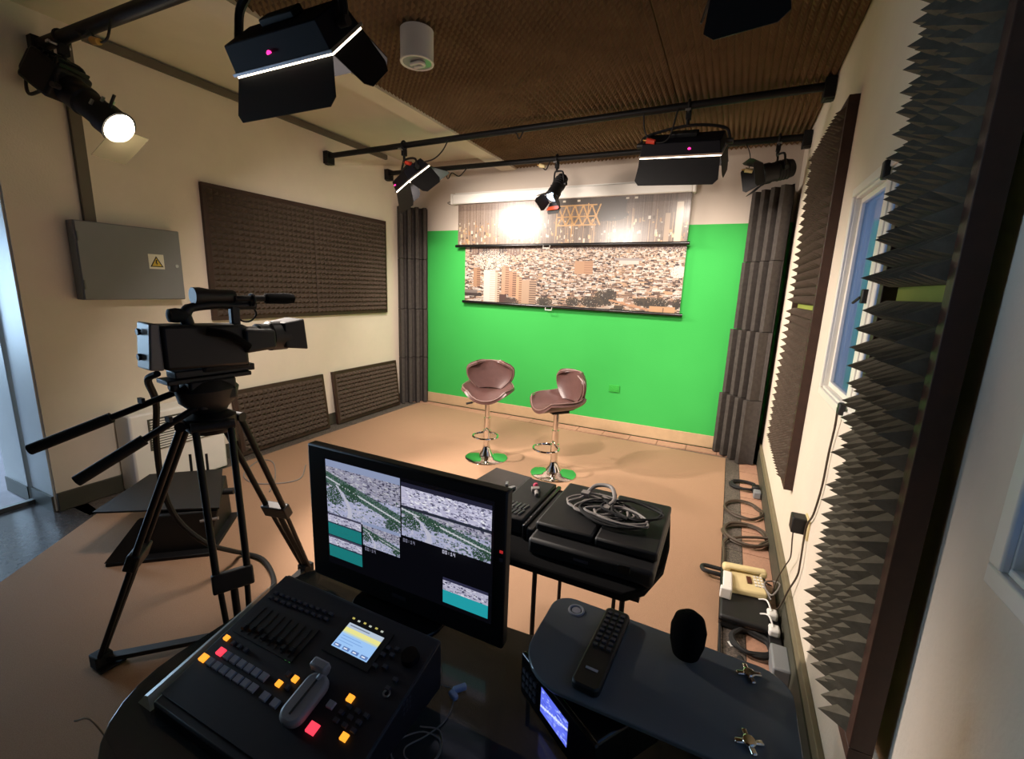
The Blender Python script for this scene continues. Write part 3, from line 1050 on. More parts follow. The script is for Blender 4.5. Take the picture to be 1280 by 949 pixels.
def softlight(label, loc, yaw, tilt, roll, w, h, d, P, cx, power, doors=0.2, flare=(30, 30, 40, 40), led=None, spread=140, yoke_z=None, yoke_r=0.010):
    R = RZ(yaw) @ RX(-tilt) @ RY(roll)
    t = thing('softlight', label, 'studio light', loc, R, 'barn-door studio softlights')
    T = TR(*loc) @ R
    # body: shallow tray, wider at the mouth, ridged back
    hw, hh = w / 2, h / 2
    b_ = 0.80
    obj('housing', MB().hexa([(-hw, 0, -hh), (hw, 0, -hh), (hw, 0, hh), (-hw, 0, hh),
                              (-hw * .94, -d, -hh * b_), (hw * .94, -d, -hh * b_), (hw * .94, -d, hh * b_), (-hw * .94, -d, hh * b_)][::1]),
        'dark_blue', t, bevel=0.006)
    obj('ballast_box', MB().box((0, -d - 0.015, h * .12), (w * 0.34, 0.03, h * 0.30)), 'black_metal', t, bevel=0.006)
    obj('diffuser', MB().box((0, 0.006, 0), (w - 0.004, 0.012, h - 0.004)), 'lamp_face' if power else 'white', t)
    for zz in (-hh - 0.004, hh + 0.004):
        obj('mouth_rim', MB().box((0, -0.004, zz), (w + 0.016, 0.012, 0.006)), 'steel', t)
    for xx in (-hw - 0.004, hw + 0.004):
        obj('mouth_rim', MB().box((xx, -0.004, 0), (0.006, 0.012, h)), 'steel', t)
    # barn doors: bottom, top, left, right; each a tapering flap hinged just ahead of the mouth
    g = 0.012
    ft, fb, fl, frr = flare[0], flare[1], flare[2], flare[3]
    def flap(half, depth, inset):
        q = 0.0022
        mbf = MB()
        pts = [(-half, 0), (half, 0), (half + inset, depth * 0.82), (half + inset - 0.03, depth), (-half - inset + 0.03, depth), (-half - inset, depth * 0.82)]
        mbf.prism(pts, -q, q)
        return mbf
    for nm, T2, half, dep, ins in (
            ('top', TR(0, g, hh) @ RX(ft), hw * .98, doors, 0.015),
            ('bottom', TR(0, g, -hh) @ RX(-fb), hw * .98, doors, 0.015),
            ('left', TR(-hw, g, 0) @ RZ(fl) @ RY(90), hh * .98, doors * .9, -0.02),
            ('right', TR(hw, g, 0) @ RZ(-frr) @ RY(90), hh * .98, doors * .9, -0.02)):
        mbf = flap(half, dep, ins)
        o = obj('barn_door', mbf, 'black_metal', t)
        o.matrix_basis = T2
    # yoke from both sides up to the pipe clamp
    zt = yoke_z or (pz(P, cx) - 0.13)
    py = P[0][1]
    aL = T @ Vector((-hw - 0.03, -d * .5, 0))
    aR = T @ Vector((hw + 0.03, -d * .5, 0))
    top = Vector((cx, py, zt))
    def lift(a, f, k):
        v = a.lerp(top, f)
        v.z = a.z + (top.z - a.z) * k
        return v
    mbk = MB().tube([aL, lift(aL, .03, .35), lift(aL, .12, .72), lift(aL, .5, .95), top, lift(aR, .5, .95), lift(aR, .12, .72), lift(aR, .03, .35), aR], yoke_r, n=8, sm=5)
    obj('yoke', mbk, 'black_metal', t, world=True)
    for s in (-1, 1):
        obj('tilt_knob', MB().cyl((s * (hw + 0.004), -d * .5, 0), (s * (hw + 0.05), -d * .5, 0), 0.02), 'black', t)
    clamp_parts(t, P, cx, zt)
    if led:
        obj('power_light', MB().lathe([(0.011, 0), (0.011, 0.006), (0.004, 0.012)], 12, TR(led[0], -d - 0.001 + led[2], led[1]) @ RX(90)), 'lit_magenta', t)
    if power:
        la = light_area('softlight_lamp', t, (0, 0.03, 0), (w * .9, h * .9), power, WARM, spread)
    return t


softlight('large blue-black softlight with magenta pilot light, nearest the camera under ceiling', (-1.875, 1.60, 2.595), 0, 44, 0, 0.60, 0.24, 0.11,
          P3, -1.80, P_SOFT_NEAR, 0.19, (25, 48, 30, 25), (-0.03, -0.115, 0.065), yoke_r=0.019, yoke_z=2.87)
softlight('softlight on middle pipe at left turned toward the stools', (-2.90, 3.73, 2.59), -40, 50, -6, 0.44, 0.26, 0.09,
          P1, -2.95, P_SOFT_LEFT, 0.20, (42, 30, 30, 30), (-0.15, -0.122, 0.045), spread=165)
softlight('wide softlight with magenta pilot light on middle pipe at right', (-0.455, 3.76, 2.64), 0, 56, 6, 0.57, 0.24, 0.085,
          P1, -0.43, P_SOFT_RIGHT, 0.19, (20, 40, 12, 6), (0.07, -0.114, 0.045))
softlight('black softlight cut off by top edge above the room centre', (-0.05, 1.62, 2.54), -12, 40, 0, 0.20, 0.20, 0.12,
          P3, -0.04, 0, 0.12, (25, 42, 30, 30), None)


def spotlight(label, rear, front, r, P, cx, kind, power, lens_mat, doors=True, group='small studio spotlights', angle=60, rgb=WARM):
    rear, front = Vector(rear), Vector(front)
    ax = (front - rear)
    L = ax.length
    q = ax.to_track_quat('Y', 'Z').to_matrix().to_4x4()
    t = thing('spotlight', label, 'studio light', rear, q, group)
    RYA = RX(-90)     # lathe z -> +y
    if kind == 'profile':
        obj('lamp_house', MB().box((0, 0.09, 0), (2.3 * r, 0.20, 2.1 * r)).box((0, -0.02, 0), (1.8 * r, 0.05, 1.6 * r)), 'black_metal', t, bevel=0.02)
        for k in range(5):
            obj('cooling_fin', MB().box((0, 0.02 + k * 0.035, 1.08 * r), (1.9 * r, 0.012, 0.03)), 'black_metal', t)
        obj('barrel', MB().lathe([(r * .92, 0.18), (r * .95, 0.3), (r * .85, 0.31), (r * .85, L - 0.09)], 24, RYA), 'black_metal', t)
        obj('lens_tube', MB().lathe([(r * .98, L - 0.10), (r * .98, L - 0.01), (r * 1.08, L - 0.01), (r * 1.08, L)], 24, RYA), 'black_metal', t)
        obj('lens', MB().lathe([(r * .96, L), (r * .8, L + 0.02), (r * .4, L + 0.035), (0.001, L + 0.04)], 24, RYA), lens_mat, t)
        obj('gel_frame', MB().box((0, 0, 0), (2.4 * r, 0.003, 2.5 * r), TR(0, L + 0.055, -r * 0.9) @ RX(-12)), 'gel', t)
        obj('focus_knob', MB().cyl((r * .5, L - 0.06, r * .85), (r * .6, L - 0.06, r * 1.7), 0.008), 'black', t)
        obj('rear_handle', MB().tube([(-r * .3, -0.03, -r), (-r * .3, -0.09, -r * 1.3), (r * .1, 0.0, -r * 1.9), (r * .3, 0.08, -r * 1.1)], 0.009), 'black', t)
        for k in range(4):
            a = math.radians(-60 + 40 * k)
            obj('shutter_blade', MB().box((r * 1.0 * math.sin(a), L - 0.13, r * 1.0 * math.cos(a)), (0.012, 0.012, 0.03)), 'steel', t)
    else:
        obj('housing', MB().lathe([(r * .55, 0.0), (r * .9, 0.015), (r, 0.05), (r, L * .75), (r * 1.1, L * .76), (r * 1.1, L)], 24, RYA), 'black_metal', t)
        for k in range(4):
            obj('cooling_rib', MB().torus((0, 0, 0), r * 1.0, 0.006, TR(0, 0.06 + k * 0.025, 0) @ RX(90), n=24), 'black_metal', t)
        obj('lens', MB().lathe([(r * 1.0, L + 0.001), (r * .75, L + 0.012), (0.001, L + 0.02)], 24, RYA), lens_mat, t)
        obj('accessory_ring', MB().torus((0, 0, 0), r * 1.08, 0.008, TR(0, L, 0) @ RX(90), n=24), 'black_metal', t)
    if doors:
        hw = r * 1.05
        for T2 in (TR(0, L + 0.01, hw) @ RX(30), TR(0, L + 0.01, -hw) @ RX(-30),
                   TR(-hw, L + 0.01, 0) @ RZ(30) @ RY(90), TR(hw, L + 0.01, 0) @ RZ(-30) @ RY(90)):
            mbf = MB().prism([(-hw * .95, 0), (hw * .95, 0), (hw * 1.25, 0.09), (hw * 1.0, 0.115), (-hw * 1.0, 0.115), (-hw * 1.25, 0.09)], -0.0012, 0.0012)
            o = obj('barn_door', mbf, 'black_metal', t)
            o.matrix_basis = T2
    T = TR(*rear) @ q
    mid_s = 0.42 * L
    zt = pz(P, cx) - 0.12
    top = Vector((cx, P[0][1], zt))
    aL, aR = T @ Vector((-r * 1.12, mid_s, 0)), T @ Vector((r * 1.12, mid_s, 0))
    def lift(a, f, k):
        v = a.lerp(top, f)
        v.z = a.z + (top.z - a.z) * k
        return v
    obj('yoke', MB().tube([aL, lift(aL, .1, .45), lift(aL, .3, .92), top, lift(aR, .3, .92), lift(aR, .1, .45), aR], 0.009, n=8, sm=5), 'black_metal', t, world=True)
    for s in (-1, 1):
        obj('tilt_knob', MB().cyl((s * r * 1.0, mid_s, 0), (s * (r * 1.1 + 0.03), mid_s, 0), 0.016), 'black', t)
    clamp_parts(t, P, cx, zt)
    if power:
        light_spot('spotlight_lamp', t, (0, L + (0.16 if kind == 'profile' else 0.06), 0), power, rgb, angle)
    return t


spotlight('long black profile spotlight glowing warm at the upper left', (-3.80, 1.45, 2.765), (-3.405, 1.61, 2.445), 0.092, P3, -3.66, 'profile',
          P_PROFILE, 'lamp_hot', doors=False, angle=72)
spotlight('black spotlight glowing blue-white in front of upper banner', (-1.700, 4.66, 2.735), (-1.755, 4.50, 2.515), 0.062, P2, -1.755, 'fresnel',
          P_BACK, 'lamp_blue', rgb=(0.8, 0.88, 1.0), angle=80)
bs = [o for o in bpy.data.objects if o.get('label') == 'black spotlight glowing blue-white in front of upper banner'][0]
obj('red_gel_edge', MB().box((0.0, 0.345, -0.085), (0.15, 0.05, 0.004)), 'gel_red', bs)
spotlight('unlit spotlight with grey barn doors on rear pipe at right corner', (0.335, 4.60, 2.66), (0.10, 4.52, 2.60), 0.075, P2, 0.20, 'fresnel',
          0, 'black_gloss')

cl = thing('can_light', 'white cylinder downlight hanging from the brown foam ceiling, unlit', 'downlight', (-1.72, 2.265, 2.80))
obj('can', MB().lathe([(0.090, 0.0), (0.090, 0.155), (0.08, 0.16)], 32), 'white', cl)
obj('trim_ring', MB().torus((0, 0, 0.0), 0.086, 0.007, n=32), 'white', cl)
obj('reflector', MB().lathe([(0.078, -0.001), (0.05, -0.002), (0.001, -0.002)], 24), 'steel', cl)
obj('lamp_tube', MB().tube([(-0.03, 0.02, -0.012), (0.03, 0.02, -0.012), (0.04, 0, -0.012), (0.03, -0.02, -0.012), (-0.03, -0.02, -0.012)], 0.009), 'white', cl)


# ================================================================== STOOLS
def make_stool(label, loc, rot):
    t = thing('bar_stool', label, 'stool', loc, RZ(rot), 'brown bar stools on the set')
    obj('base', MB().lathe([(0.200, 0.0), (0.200, 0.006), (0.19, 0.011), (0.12, 0.018), (0.068, 0.036), (0.040, 0.085), (0.032, 0.12), (0.031, 0.13)], 40), 'chrome', t)
    obj('column', MB().cyl((0, 0, 0.11), (0, 0, 0.40), 0.030, n=22), 'chrome', t)
    obj('gas_piston', MB().cyl((0, 0, 0.38), (0, 0, 0.57), 0.023, n=22), 'chrome', t)
    fr = obj('footrest', MB().torus((0, -0.085, 0.245), 0.115, 0.010, n=32, sy=0.95), 'chrome', t)
    obj('footrest_collar', MB().cyl((0, 0, 0.205), (0, 0, 0.275), 0.036, n=22), 'chrome', fr)
    obj('mount_plate', MB().box((0, 0, 0.575), (0.16, 0.16, 0.02)), 'black_metal', t, bevel=0.004)
    lv_ = obj('lever', MB().cyl((-0.04, -0.03, 0.567), (-0.17, -0.08, 0.545), 0.005), 'chrome', t)
    obj('lever_grip', MB().cyl((-0.13, -0.065, 0.551), (-0.185, -0.086, 0.541), 0.010), 'black', lv_)

    def seat(u, v):
        a = (u * 2 - 1)
        c = v * 2 - 1
        # saddle: rounded outline, wings lifted left and right, dipped in the middle, waterfall front
        x = a * math.sqrt(max(0, 1 - 0.42 * c * c)) * 0.235
        yv = c * math.sqrt(max(0, 1 - 0.42 * a * a)) * 0.205
        z = 0.602 + 0.085 * abs(a) ** 2.2 - 0.012 * max(0, -c) ** 2 + 0.030 * max(0, c) ** 2.2
        return (x, yv, z)
    st_ = obj('seat', MB().sheet(seat, 18, 16, 0.036), 'brown_leather', t, bevel=0.0)
    rim = [seat(0.5 + 0.5 * math.cos(k / 40 * 2 * math.pi) * 1.0, 0.5 + 0.5 * math.sin(k / 40 * 2 * math.pi)) for k in range(41)]
    ed = [seat(u, 0) for u in np.linspace(0, 1, 12)] + [seat(1, v) for v in np.linspace(0, 1, 12)[1:]] \
        + [seat(u, 1) for u in np.linspace(1, 0, 12)[1:]] + [seat(0, v) for v in np.linspace(1, 0, 12)[1:]]
    obj('piping', MB().tube([(p[0] * 1.0, p[1] * 1.0, p[2] + 0.012) for p in ed], 0.005, n=6, sm=0), 'piping', st_)

    def back(u, v):
        a = u * 2 - 1
        half = 0.115 + 0.105 * math.sin(min(1.0, v / 0.62) * math.pi / 2)
        if v > 0.70:
            half *= 1 - 0.42 * ((v - 0.70) / 0.30) ** 2.6
        ang = a * 1.05
        x = math.sin(ang) / math.sin(1.05) * half
        yv = 0.165 + 0.035 * v - 0.13 * (1 - math.cos(ang)) * (0.6 + .8 * v)
        z = 0.655 + 0.255 * v - 0.012 * a * a
        return (x, yv, z)
    bk = obj('backrest', MB().sheet(back, 20, 12, 0.034), 'brown_leather', t)
    ed = [back(0, v) for v in np.linspace(0, 1, 10)] + [back(u, 1) for u in np.linspace(0, 1, 16)[1:]] + [back(1, v) for v in np.linspace(1, 0, 10)[1:]] \
        + [back(u, 0) for u in np.linspace(1, 0, 16)[1:]]
    obj('piping', MB().tube(ed, 0.007, n=6, sm=0), 'piping', bk)
    obj('back_bracket', MB().tube([(0, 0.06, 0.578), (0, 0.17, 0.585), (0, 0.215, 0.66), (0, 0.215, 0.74)], 0.016, n=8), 'black_metal', t)
    return t


make_stool('brown leather bar stool at left, its seat facing the camera', (-1.93, 3.575, 0.007), 20)
make_stool('brown leather bar stool at right, its seat turned to the left', (-1.24, 3.545, 0.007), -40)

# ================================================================== TRIPOD AND VIDEO CAMERA
TC = Vector((-1.84, 1.06, 0))
feet = [Vector((-2.17, 0.725, 0.008)), Vector((-1.95, 1.545, 0.008)), Vector((-1.435, 0.86, 0.008))]
tp = thing('camera_tripod', 'black twin-tube video tripod with two pan handles beside the desk', 'tripod', TC)
obj('crown', MB().lathe([(0.075, 0.99), (0.09, 1.01), (0.09, 1.055), (0.06, 1.07)], 24, TR(TC.x, TC.y, 0)), 'black_metal', tp, world=True)
for f in feet:
    d = (f - TC)
    d.z = 0
    d.normalize()
    s = Vector((-d.y, d.x, 0))
    top = TC + d * 0.085 + Vector((0, 0, 1.03))
    foot = f + Vector((0, 0, 0.040))
    knee = top.lerp(foot, 0.56)
    leg = obj('leg', MB().cyl(top + s * 0.058, knee + s * 0.050, 0.0125).cyl(top - s * 0.058, knee - s * 0.050, 0.0125), 'black_metal', tp, world=True)
    obj('leg_hinge', MB().cyl(top - s * 0.072, top + s * 0.072, 0.02), 'black', leg, world=True)
    ax = (foot - top).normalized()
    q = Matrix((s, ax, s.cross(ax))).transposed().to_4x4()
    obj('leg_lock', MB().box((0, 0, 0), (0.135, 0.07, 0.045), TR(*knee) @ q), 'black', leg, bevel=0.006, world=True)
    obj('leg_tube', MB().cyl(top.lerp(foot, 0.55), foot, 0.013).cyl(knee + s * 0.045, foot + s * 0.022, 0.010).cyl(knee - s * 0.045, foot - s * 0.022, 0.010), 'black_metal', leg, world=True)
    obj('lock_lever', MB().box((0.06, 0, 0.01), (0.02, 0.05, 0.015), TR(*knee) @ q), 'black', leg, bevel=0.003, world=True)
    obj('foot', MB().box((f.x, f.y, 0.038), (0.06, 0.06, 0.06)).box((f.x - d.x * .02, f.y - d.y * .02, 0.014), (0.09, 0.09, 0.01)), 'rubber', leg, bevel=0.006, world=True)
    mid = TC + Vector((0, 0, 0.03))
    obj('spreader_arm', MB().box((0, 0, 0), ((foot - mid).length, 0.04, 0.02), TR(*((foot + mid) / 2)) @ RZ(math.degrees(math.atan2(d.y, d.x)))), 'black', tp, bevel=0.003, world=True)
obj('spreader_hub', MB().cyl(TC + Vector((0, 0, 0.018)), TC + Vector((0, 0, 0.05)), 0.06), 'black', tp, world=True)
obj('head_bowl', MB().lathe([(0.055, 1.055), (0.07, 1.085), (0.105, 1.12), (0.115, 1.165), (0.085, 1.20), (0.07, 1.205)], 24, TR(TC.x, TC.y, 0), sx=.75, sy=1.0), 'black', tp, world=True)
DIR = Vector((0.12, 0.993, 0)).normalized()
SIDE = Vector((DIR.y, -DIR.x, 0))
HQ = Matrix((SIDE, DIR, Vector((0, 0, 1)))).transposed().to_4x4()
HT = TR(TC.x, TC.y, 0) @ HQ                 # local: x right, y forward, z up
obj('head_plate', MB().box((0, 0.0, 1.213), (0.10, 0.30, 0.018)), 'black', tp, bevel=0.004).matrix_basis = TR(-TC.x, -TC.y, 0) @ TR(TC.x, TC.y, 0) @ HQ
hh_ = obj('head_body', MB().box((0, 0.0, 1.185), (0.115, 0.17, 0.05)).box((0, 0.02, 1.145), (0.14, 0.12, 0.05)).cyl((0, -.10, 1.19), (0, -.13, 1.19), .022), 'black', tp, bevel=0.01)
hh_.matrix_basis = HQ
ho = obj('tension_dial', MB().cyl((-0.115, 0.0, 1.15), (-0.085, 0.0, 1.15), 0.035).cyl((-0.075, 0.08, 1.185), (-0.105, 0.08, 1.185), 0.014), 'black_gloss', tp)
ho.matrix_basis = HQ
for p0, p1 in (((-1.90, 1.01, 1.165), (-2.185, 0.635, 0.975)), ((-1.80, 1.02, 1.12), (-1.955, 0.665, 0.895))):
    p0, p1 = Vector(p0), Vector(p1)
    h = obj('pan_handle', MB().cyl(p0, p0.lerp(p1, 0.62), 0.0125), 'black_metal', tp, world=True)
    obj('grip', MB().cyl(p0.lerp(p1, 0.50), p1, 0.020), 'rubber', h, world=True)
    obj('clamp_knob', MB().cyl(p0.lerp(p1, 0.02) + Vector((0, 0, -.02)), p0.lerp(p1, 0.02) + Vector((0, 0, 0.03)), 0.02), 'black', h, world=True)
    obj('wing_screw', MB().box((0, 0, 0), (0.03, 0.012, 0.02), TR(*(p0.lerp(p1, 0.30) + Vector((0, 0, 0.02))))), 'black', h, world=True)

vc = thing('video_camera', 'black shoulder-style video camera with top mic mounted on tripod', 'video camera', (TC.x, TC.y, 1.223), HQ)
def cbox(mb, x0, x1, y0, y1, z0, z1):
    return mb.box(((x0 + x1) / 2, (y0 + y1) / 2, (z0 + z1) / 2), (x1 - x0, y1 - y0, z1 - z0))
Z0 = 1.223
def cz_(z):
    return z - Z0
obj('quick_plate', cbox(MB(), -0.04, 0.04, -0.12, 0.17, 0.0, 0.028), 'black', vc, bevel=0.004)
body = obj('body', MB().hexa([(-.065, -.155, cz_(1.262)), (.065, -.155, cz_(1.262)), (.065, .14, cz_(1.252)), (-.065, .14, cz_(1.252)),
                              (-.065, -.155, cz_(1.425)), (.065, -.155, cz_(1.425)), (.060, .14, cz_(1.415)), (-.060, .14, cz_(1.415))]), 'black', vc, bevel=0.012)
for yy, zz, rr in ((-.02, 1.36, .010), (.03, 1.35, .012), (.07, 1.32, .008), (-.06, 1.33, .008), (.02, 1.29, .008)):
    obj('side_button', MB().cyl((-.064, yy, cz_(zz)), (-.070, yy, cz_(zz)), rr), 'button_dark', body)
obj('side_panel', MB().box((-0.067, 0.0, cz_(1.335)), (0.008, 0.20, 0.09)), 'black_gloss', body, bevel=0.003)
bat = obj('battery_plate', MB().hexa([(-.055, -.200, cz_(1.268)), (.055, -.200, cz_(1.268)), (.055, -.155, cz_(1.262)), (-.055, -.155, cz_(1.262)),
                                      (-.055, -.185, cz_(1.435)), (.055, -.185, cz_(1.435)), (.055, -.155, cz_(1.43)), (-.055, -.155, cz_(1.43))]), 'grey_metal', vc, bevel=0.006)
obj('battery_pin', MB().cyl((-.057, -.17, cz_(1.35)), (-.062, -.17, cz_(1.35)), .010), 'black', bat)
obj('battery_pin', MB().cyl((-.02, -.19, cz_(1.40)), (-.02, -.20, cz_(1.40)), .012), 'black', bat)
obj('battery_pin', MB().cyl((-.02, -.195, cz_(1.31)), (-.02, -.206, cz_(1.31)), .012), 'black', bat)
obj('shoulder_pad', MB().box((0, 0.06, cz_(1.250)), (0.10, 0.18, 0.03)), 'rubber', vc, bevel=0.012)
RYA = RX(-90)
lens = obj('lens_barrel', MB().lathe([(0.050, 0.13), (0.052, 0.16), (0.047, 0.17), (0.047, 0.205), (0.056, 0.21), (0.056, 0.25), (0.064, 0.26), (0.064, 0.33)], 24, TR(0, 0, cz_(1.355)) @ RYA), 'black', vc)
obj('lens_hood', MB().hexa([(-.06, .30, cz_(1.305)), (.06, .30, cz_(1.305)), (.06, .30, cz_(1.415)), (-.06, .30, cz_(1.415)),
                            (-.072, .40, cz_(1.292)), (.072, .40, cz_(1.292)), (.068, .39, cz_(1.430)), (-.068, .39, cz_(1.430))]), 'black', vc, bevel=0.006)
obj('front_glass', MB().lathe([(0.045, 0.40), (0.03, 0.404), (0.001, 0.405)], 20, TR(0, 0, cz_(1.355)) @ RYA), 'black_gloss', lens)
obj('focus_ring', MB().torus((0, 0, 0), 0.049, 0.005, TR(0, 0.237, cz_(1.355)) @ RX(90), n=24), 'rubber', lens)
obj('lens_servo_grip', MB().hexa([(.03, .12, cz_(1.30)), (.085, .12, cz_(1.30)), (.085, .25, cz_(1.31)), (.03, .25, cz_(1.31)),
                                  (.03, .12, cz_(1.40)), (.08, .12, cz_(1.40)), (.08, .25, cz_(1.39)), (.03, .25, cz_(1.39))]), 'black', vc, bevel=0.012)
hd = obj('top_handle', MB().tube([(0, -.045, cz_(1.42)), (0, -.05, cz_(1.455)), (0, -.03, cz_(1.482)), (0, .05, cz_(1.492)), (0, .13, cz_(1.490)), (0, .21, cz_(1.49))], [0.022, .020, .017, .016, .018, .018], n=10), 'black', vc)
obj('handle_post', MB().box((0, 0.125, cz_(1.45)), (0.03, 0.035, 0.08)), 'black', hd, bevel=0.006)
obj('eyepiece', MB().lathe([(0.010, -0.13), (0.024, -0.125), (0.028, -0.10), (0.024, -0.075), (0.018, -0.06)], 18, TR(0, 0.02, cz_(1.455)) @ RYA), 'rubber', hd)
obj('viewfinder', MB().lathe([(0.032, -0.02), (0.033, 0.005), (0.026, 0.04), (0.026, 0.12), (0.022, 0.13)], 20, TR(0.0, 0.0, cz_(1.527)) @ RYA), 'black', vc)
mc = obj('microphone', MB().cyl((0.02, 0.12, cz_(1.518)), (0.02, 0.27, cz_(1.518)), 0.013), 'black_metal', vc)
obj('windscreen', MB().lathe([(0.013, 0.24), (0.022, 0.25), (0.024, 0.34), (0.020, 0.37), (0.006, 0.38)], 18, TR(0.02, 0, cz_(1.518)) @ RYA), 'black_fabric', mc)
obj('mic_mount', MB().torus((0, 0, 0), 0.022, 0.006, TR(0.02, 0.19, cz_(1.513)) @ RX(90), n=18).box((0.015, 0.19, cz_(1.50)), (0.02, 0.02, 0.03)), 'black', mc)
obj('mic_cable', MB().tube([(0.0, 0.14, cz_(1.49)), (-.03, 0.16, cz_(1.43)), (-.03, .20, cz_(1.42)), (-.03, .23, cz_(1.45)), (-.01, .20, cz_(1.49))], 0.004, n=6), 'rubber', vc)
obj('lens_cable', MB().tube([(-.05, 0.13, cz_(1.32)), (-.07, 0.17, cz_(1.325)), (-.07, .22, cz_(1.30)), (-.05, .18, cz_(1.29)), (-.05, .14, cz_(1.30))], 0.004, n=6), 'cable_grey', vc)
obj('hand_strap', MB().tube([(0.08, -0.02, cz_(1.40)), (0.11, 0.05, cz_(1.38)), (0.10, 0.12, cz_(1.33))], 0.016, n=8), 'black_fabric', vc)

# cable loom from the camera down to the floor
solo('cable_loom', MB().tube([(-1.92, 0.93, 1.235), (-1.99, 0.93, 1.20), (-2.10, 1.0, 1.08), (-2.20, 1.03, 0.88), (-2.30, 1.08, 0.62), (-2.33, 1.14, 0.42), (-2.30, 1.24, 0.25),
                              (-2.35, 1.40, 0.10), (-2.40, 1.48, 0.028), (-2.25, 1.50, 0.024), (-2.05, 1.42, 0.024), (-1.90, 1.30, 0.024), (-1.72, 1.22, 0.024), (-1.5, 1.18, .024)], 0.013, n=8), 'rubber',
     'thick black cable loom drooping from the video camera down to carpet', 'cable')

# ================================================================== FLOOR PROMPTER by the heater
pr = thing('prompter_monitor', 'black floor prompter with flat hood standing before the white heater', 'prompter', (-2.87, 1.42, 0.007))
def wp(x, y, z):
    return (x + 2.87, y - 1.42, z)
obj('hood_plate', MB().hexa([wp(-3.10, 1.10, .262), wp(-2.54, 1.46, .272), wp(-3.05, 1.80, .28), wp(-3.38, 1.52, .272),
                             wp(-3.10, 1.10, .272), wp(-2.54, 1.46, .282), wp(-3.05, 1.80, .29), wp(-3.38, 1.52, .282)]), 'black', pr)
obj('monitor_body', MB().hexa([wp(-2.92, 1.16, .01), wp(-2.62, 1.42, .01), wp(-2.92, 1.76, .01), wp(-3.20, 1.48, .01),
                               wp(-2.78, 1.27, .255), wp(-2.55, 1.46, .265), wp(-2.98, 1.78, .27), wp(-3.2, 1.55, .262)]), 'black', pr, bevel=0.01)
obj('base_plate', MB().hexa([wp(-2.94, 1.06, .0), wp(-2.55, 1.40, .0), wp(-2.88, 1.78, .0), wp(-3.26, 1.46, .0),
                             wp(-2.94, 1.06, .02), wp(-2.55, 1.40, .02), wp(-2.88, 1.78, .02), wp(-3.26, 1.46, .02)]), 'black_metal', pr, bevel=0.004)
obj('front_flap', MB().hexa([wp(-2.95, 1.06, .02), wp(-2.86, 1.13, .02), wp(-2.85, 1.15, .03), wp(-2.94, 1.08, .03),
                             wp(-2.86, 1.20, .24), wp(-2.78, 1.27, .24), wp(-2.77, 1.28, .25), wp(-2.85, 1.21, .25)]), 'black', pr)
obj('side_lever', MB().cyl(wp(-2.63, 1.40, .20), wp(-2.56, 1.46, .21), 0.010), 'cable_grey', pr)
obj('side_knob', MB().cyl(wp(-2.83, 1.66, .23), wp(-2.78, 1.70, .23), 0.022), 'black', pr)
for x, yv in ((-3.16, 1.66), (-3.08, 1.72)):
    obj('support_post', MB().cyl(wp(x, yv, 0.01), wp(x - 0.05, yv + .03, 0.40), 0.008), 'black_metal', pr)
solo('floor_cable', MB().tube([(-3.0, 2.1, 0.012), (-3.2, 2.3, .012), (-3.5, 2.5, .012), (-3.62, 2.45, .012), (-3.45, 2.2, .012), (-3.2, 2.15, .012), (-3.0, 2.35, .012), (-3.2, 2.6, .012)], 0.005, n=6),
     'cable_grey', 'thin grey cable loop on carpet behind the tripod', 'cable')

# ================================================================== GLASS DESK AND UPPER SHELF
dk = thing('glass_desk', 'smoked glass desk with rounded corners under the console and monitor', 'desk', (-0.42, 0.45, 0.0))
dpoly = []
x0, x1, y0, y1, r = -1.052, 0.175, 0.06, 0.935, 0.10
for cx, cy, a0, rr in ((x1 - r, y0 + r, -90, r), (x1 - r, y1 - r, 0, r), (x0 + r, y1 - 0.045 - r, 90, r), (x0 + .22, y0 + .42, 180, .22)):
    for k in range(9):
        a = math.radians(a0 + 90 * k / 8)
        dpoly.append((cx + rr * math.cos(a) + 0.42, cy + rr * math.sin(a) - 0.45))
obj('glass_top', MB().prism(dpoly, 0.738, 0.750), 'desk_glass', dk, bevel=0.002)
for lx, ly in ((-0.92, 0.40), (0.05, 0.18), (-0.92, 0.78), (0.05, 0.82)):
    lg = obj('leg', MB().cyl((lx + .42, ly - .45, 0.007), (lx + .42, ly - .45, 0.735), 0.022, n=18), 'black_metal', dk)
    obj('leg_cap', MB().cyl((lx + .42, ly - .45, 0.728), (lx + .42, ly - .45, 0.738), 0.035, n=18), 'steel', lg)
obj('under_shelf', MB().box((-0.02, -0.02, 0.60), (0.98, 0.62, 0.016)), 'black', dk)
sh = thing('glass_shelf', 'raised smoked glass shelf with chrome cross fittings at right of desk', 'shelf', (-0.05, 0.72, 0.75))
spoly = [(p[0], p[1]) for p in rounded_rect(-0.245, -0.40, 0.240, 0.205, 0.06)]
spoly = []
for cx, cy, a0, a1, rr in ((0.205, -0.013, -90, 0, .035), (0.18, 0.135, 0, 90, .06), (-0.20, 0.165, 90, 180, .045), (-0.145, 0.052, 180, 270, .10)):
    for k in range(9):
        a = math.radians(a0 + (a1 - a0) * k / 8)
        spoly.append((cx + rr * math.cos(a), cy + rr * math.sin(a)))
obj('glass_top', MB().prism(spoly, 0.120, 0.130), 'shelf_glass', sh, bevel=0.002)
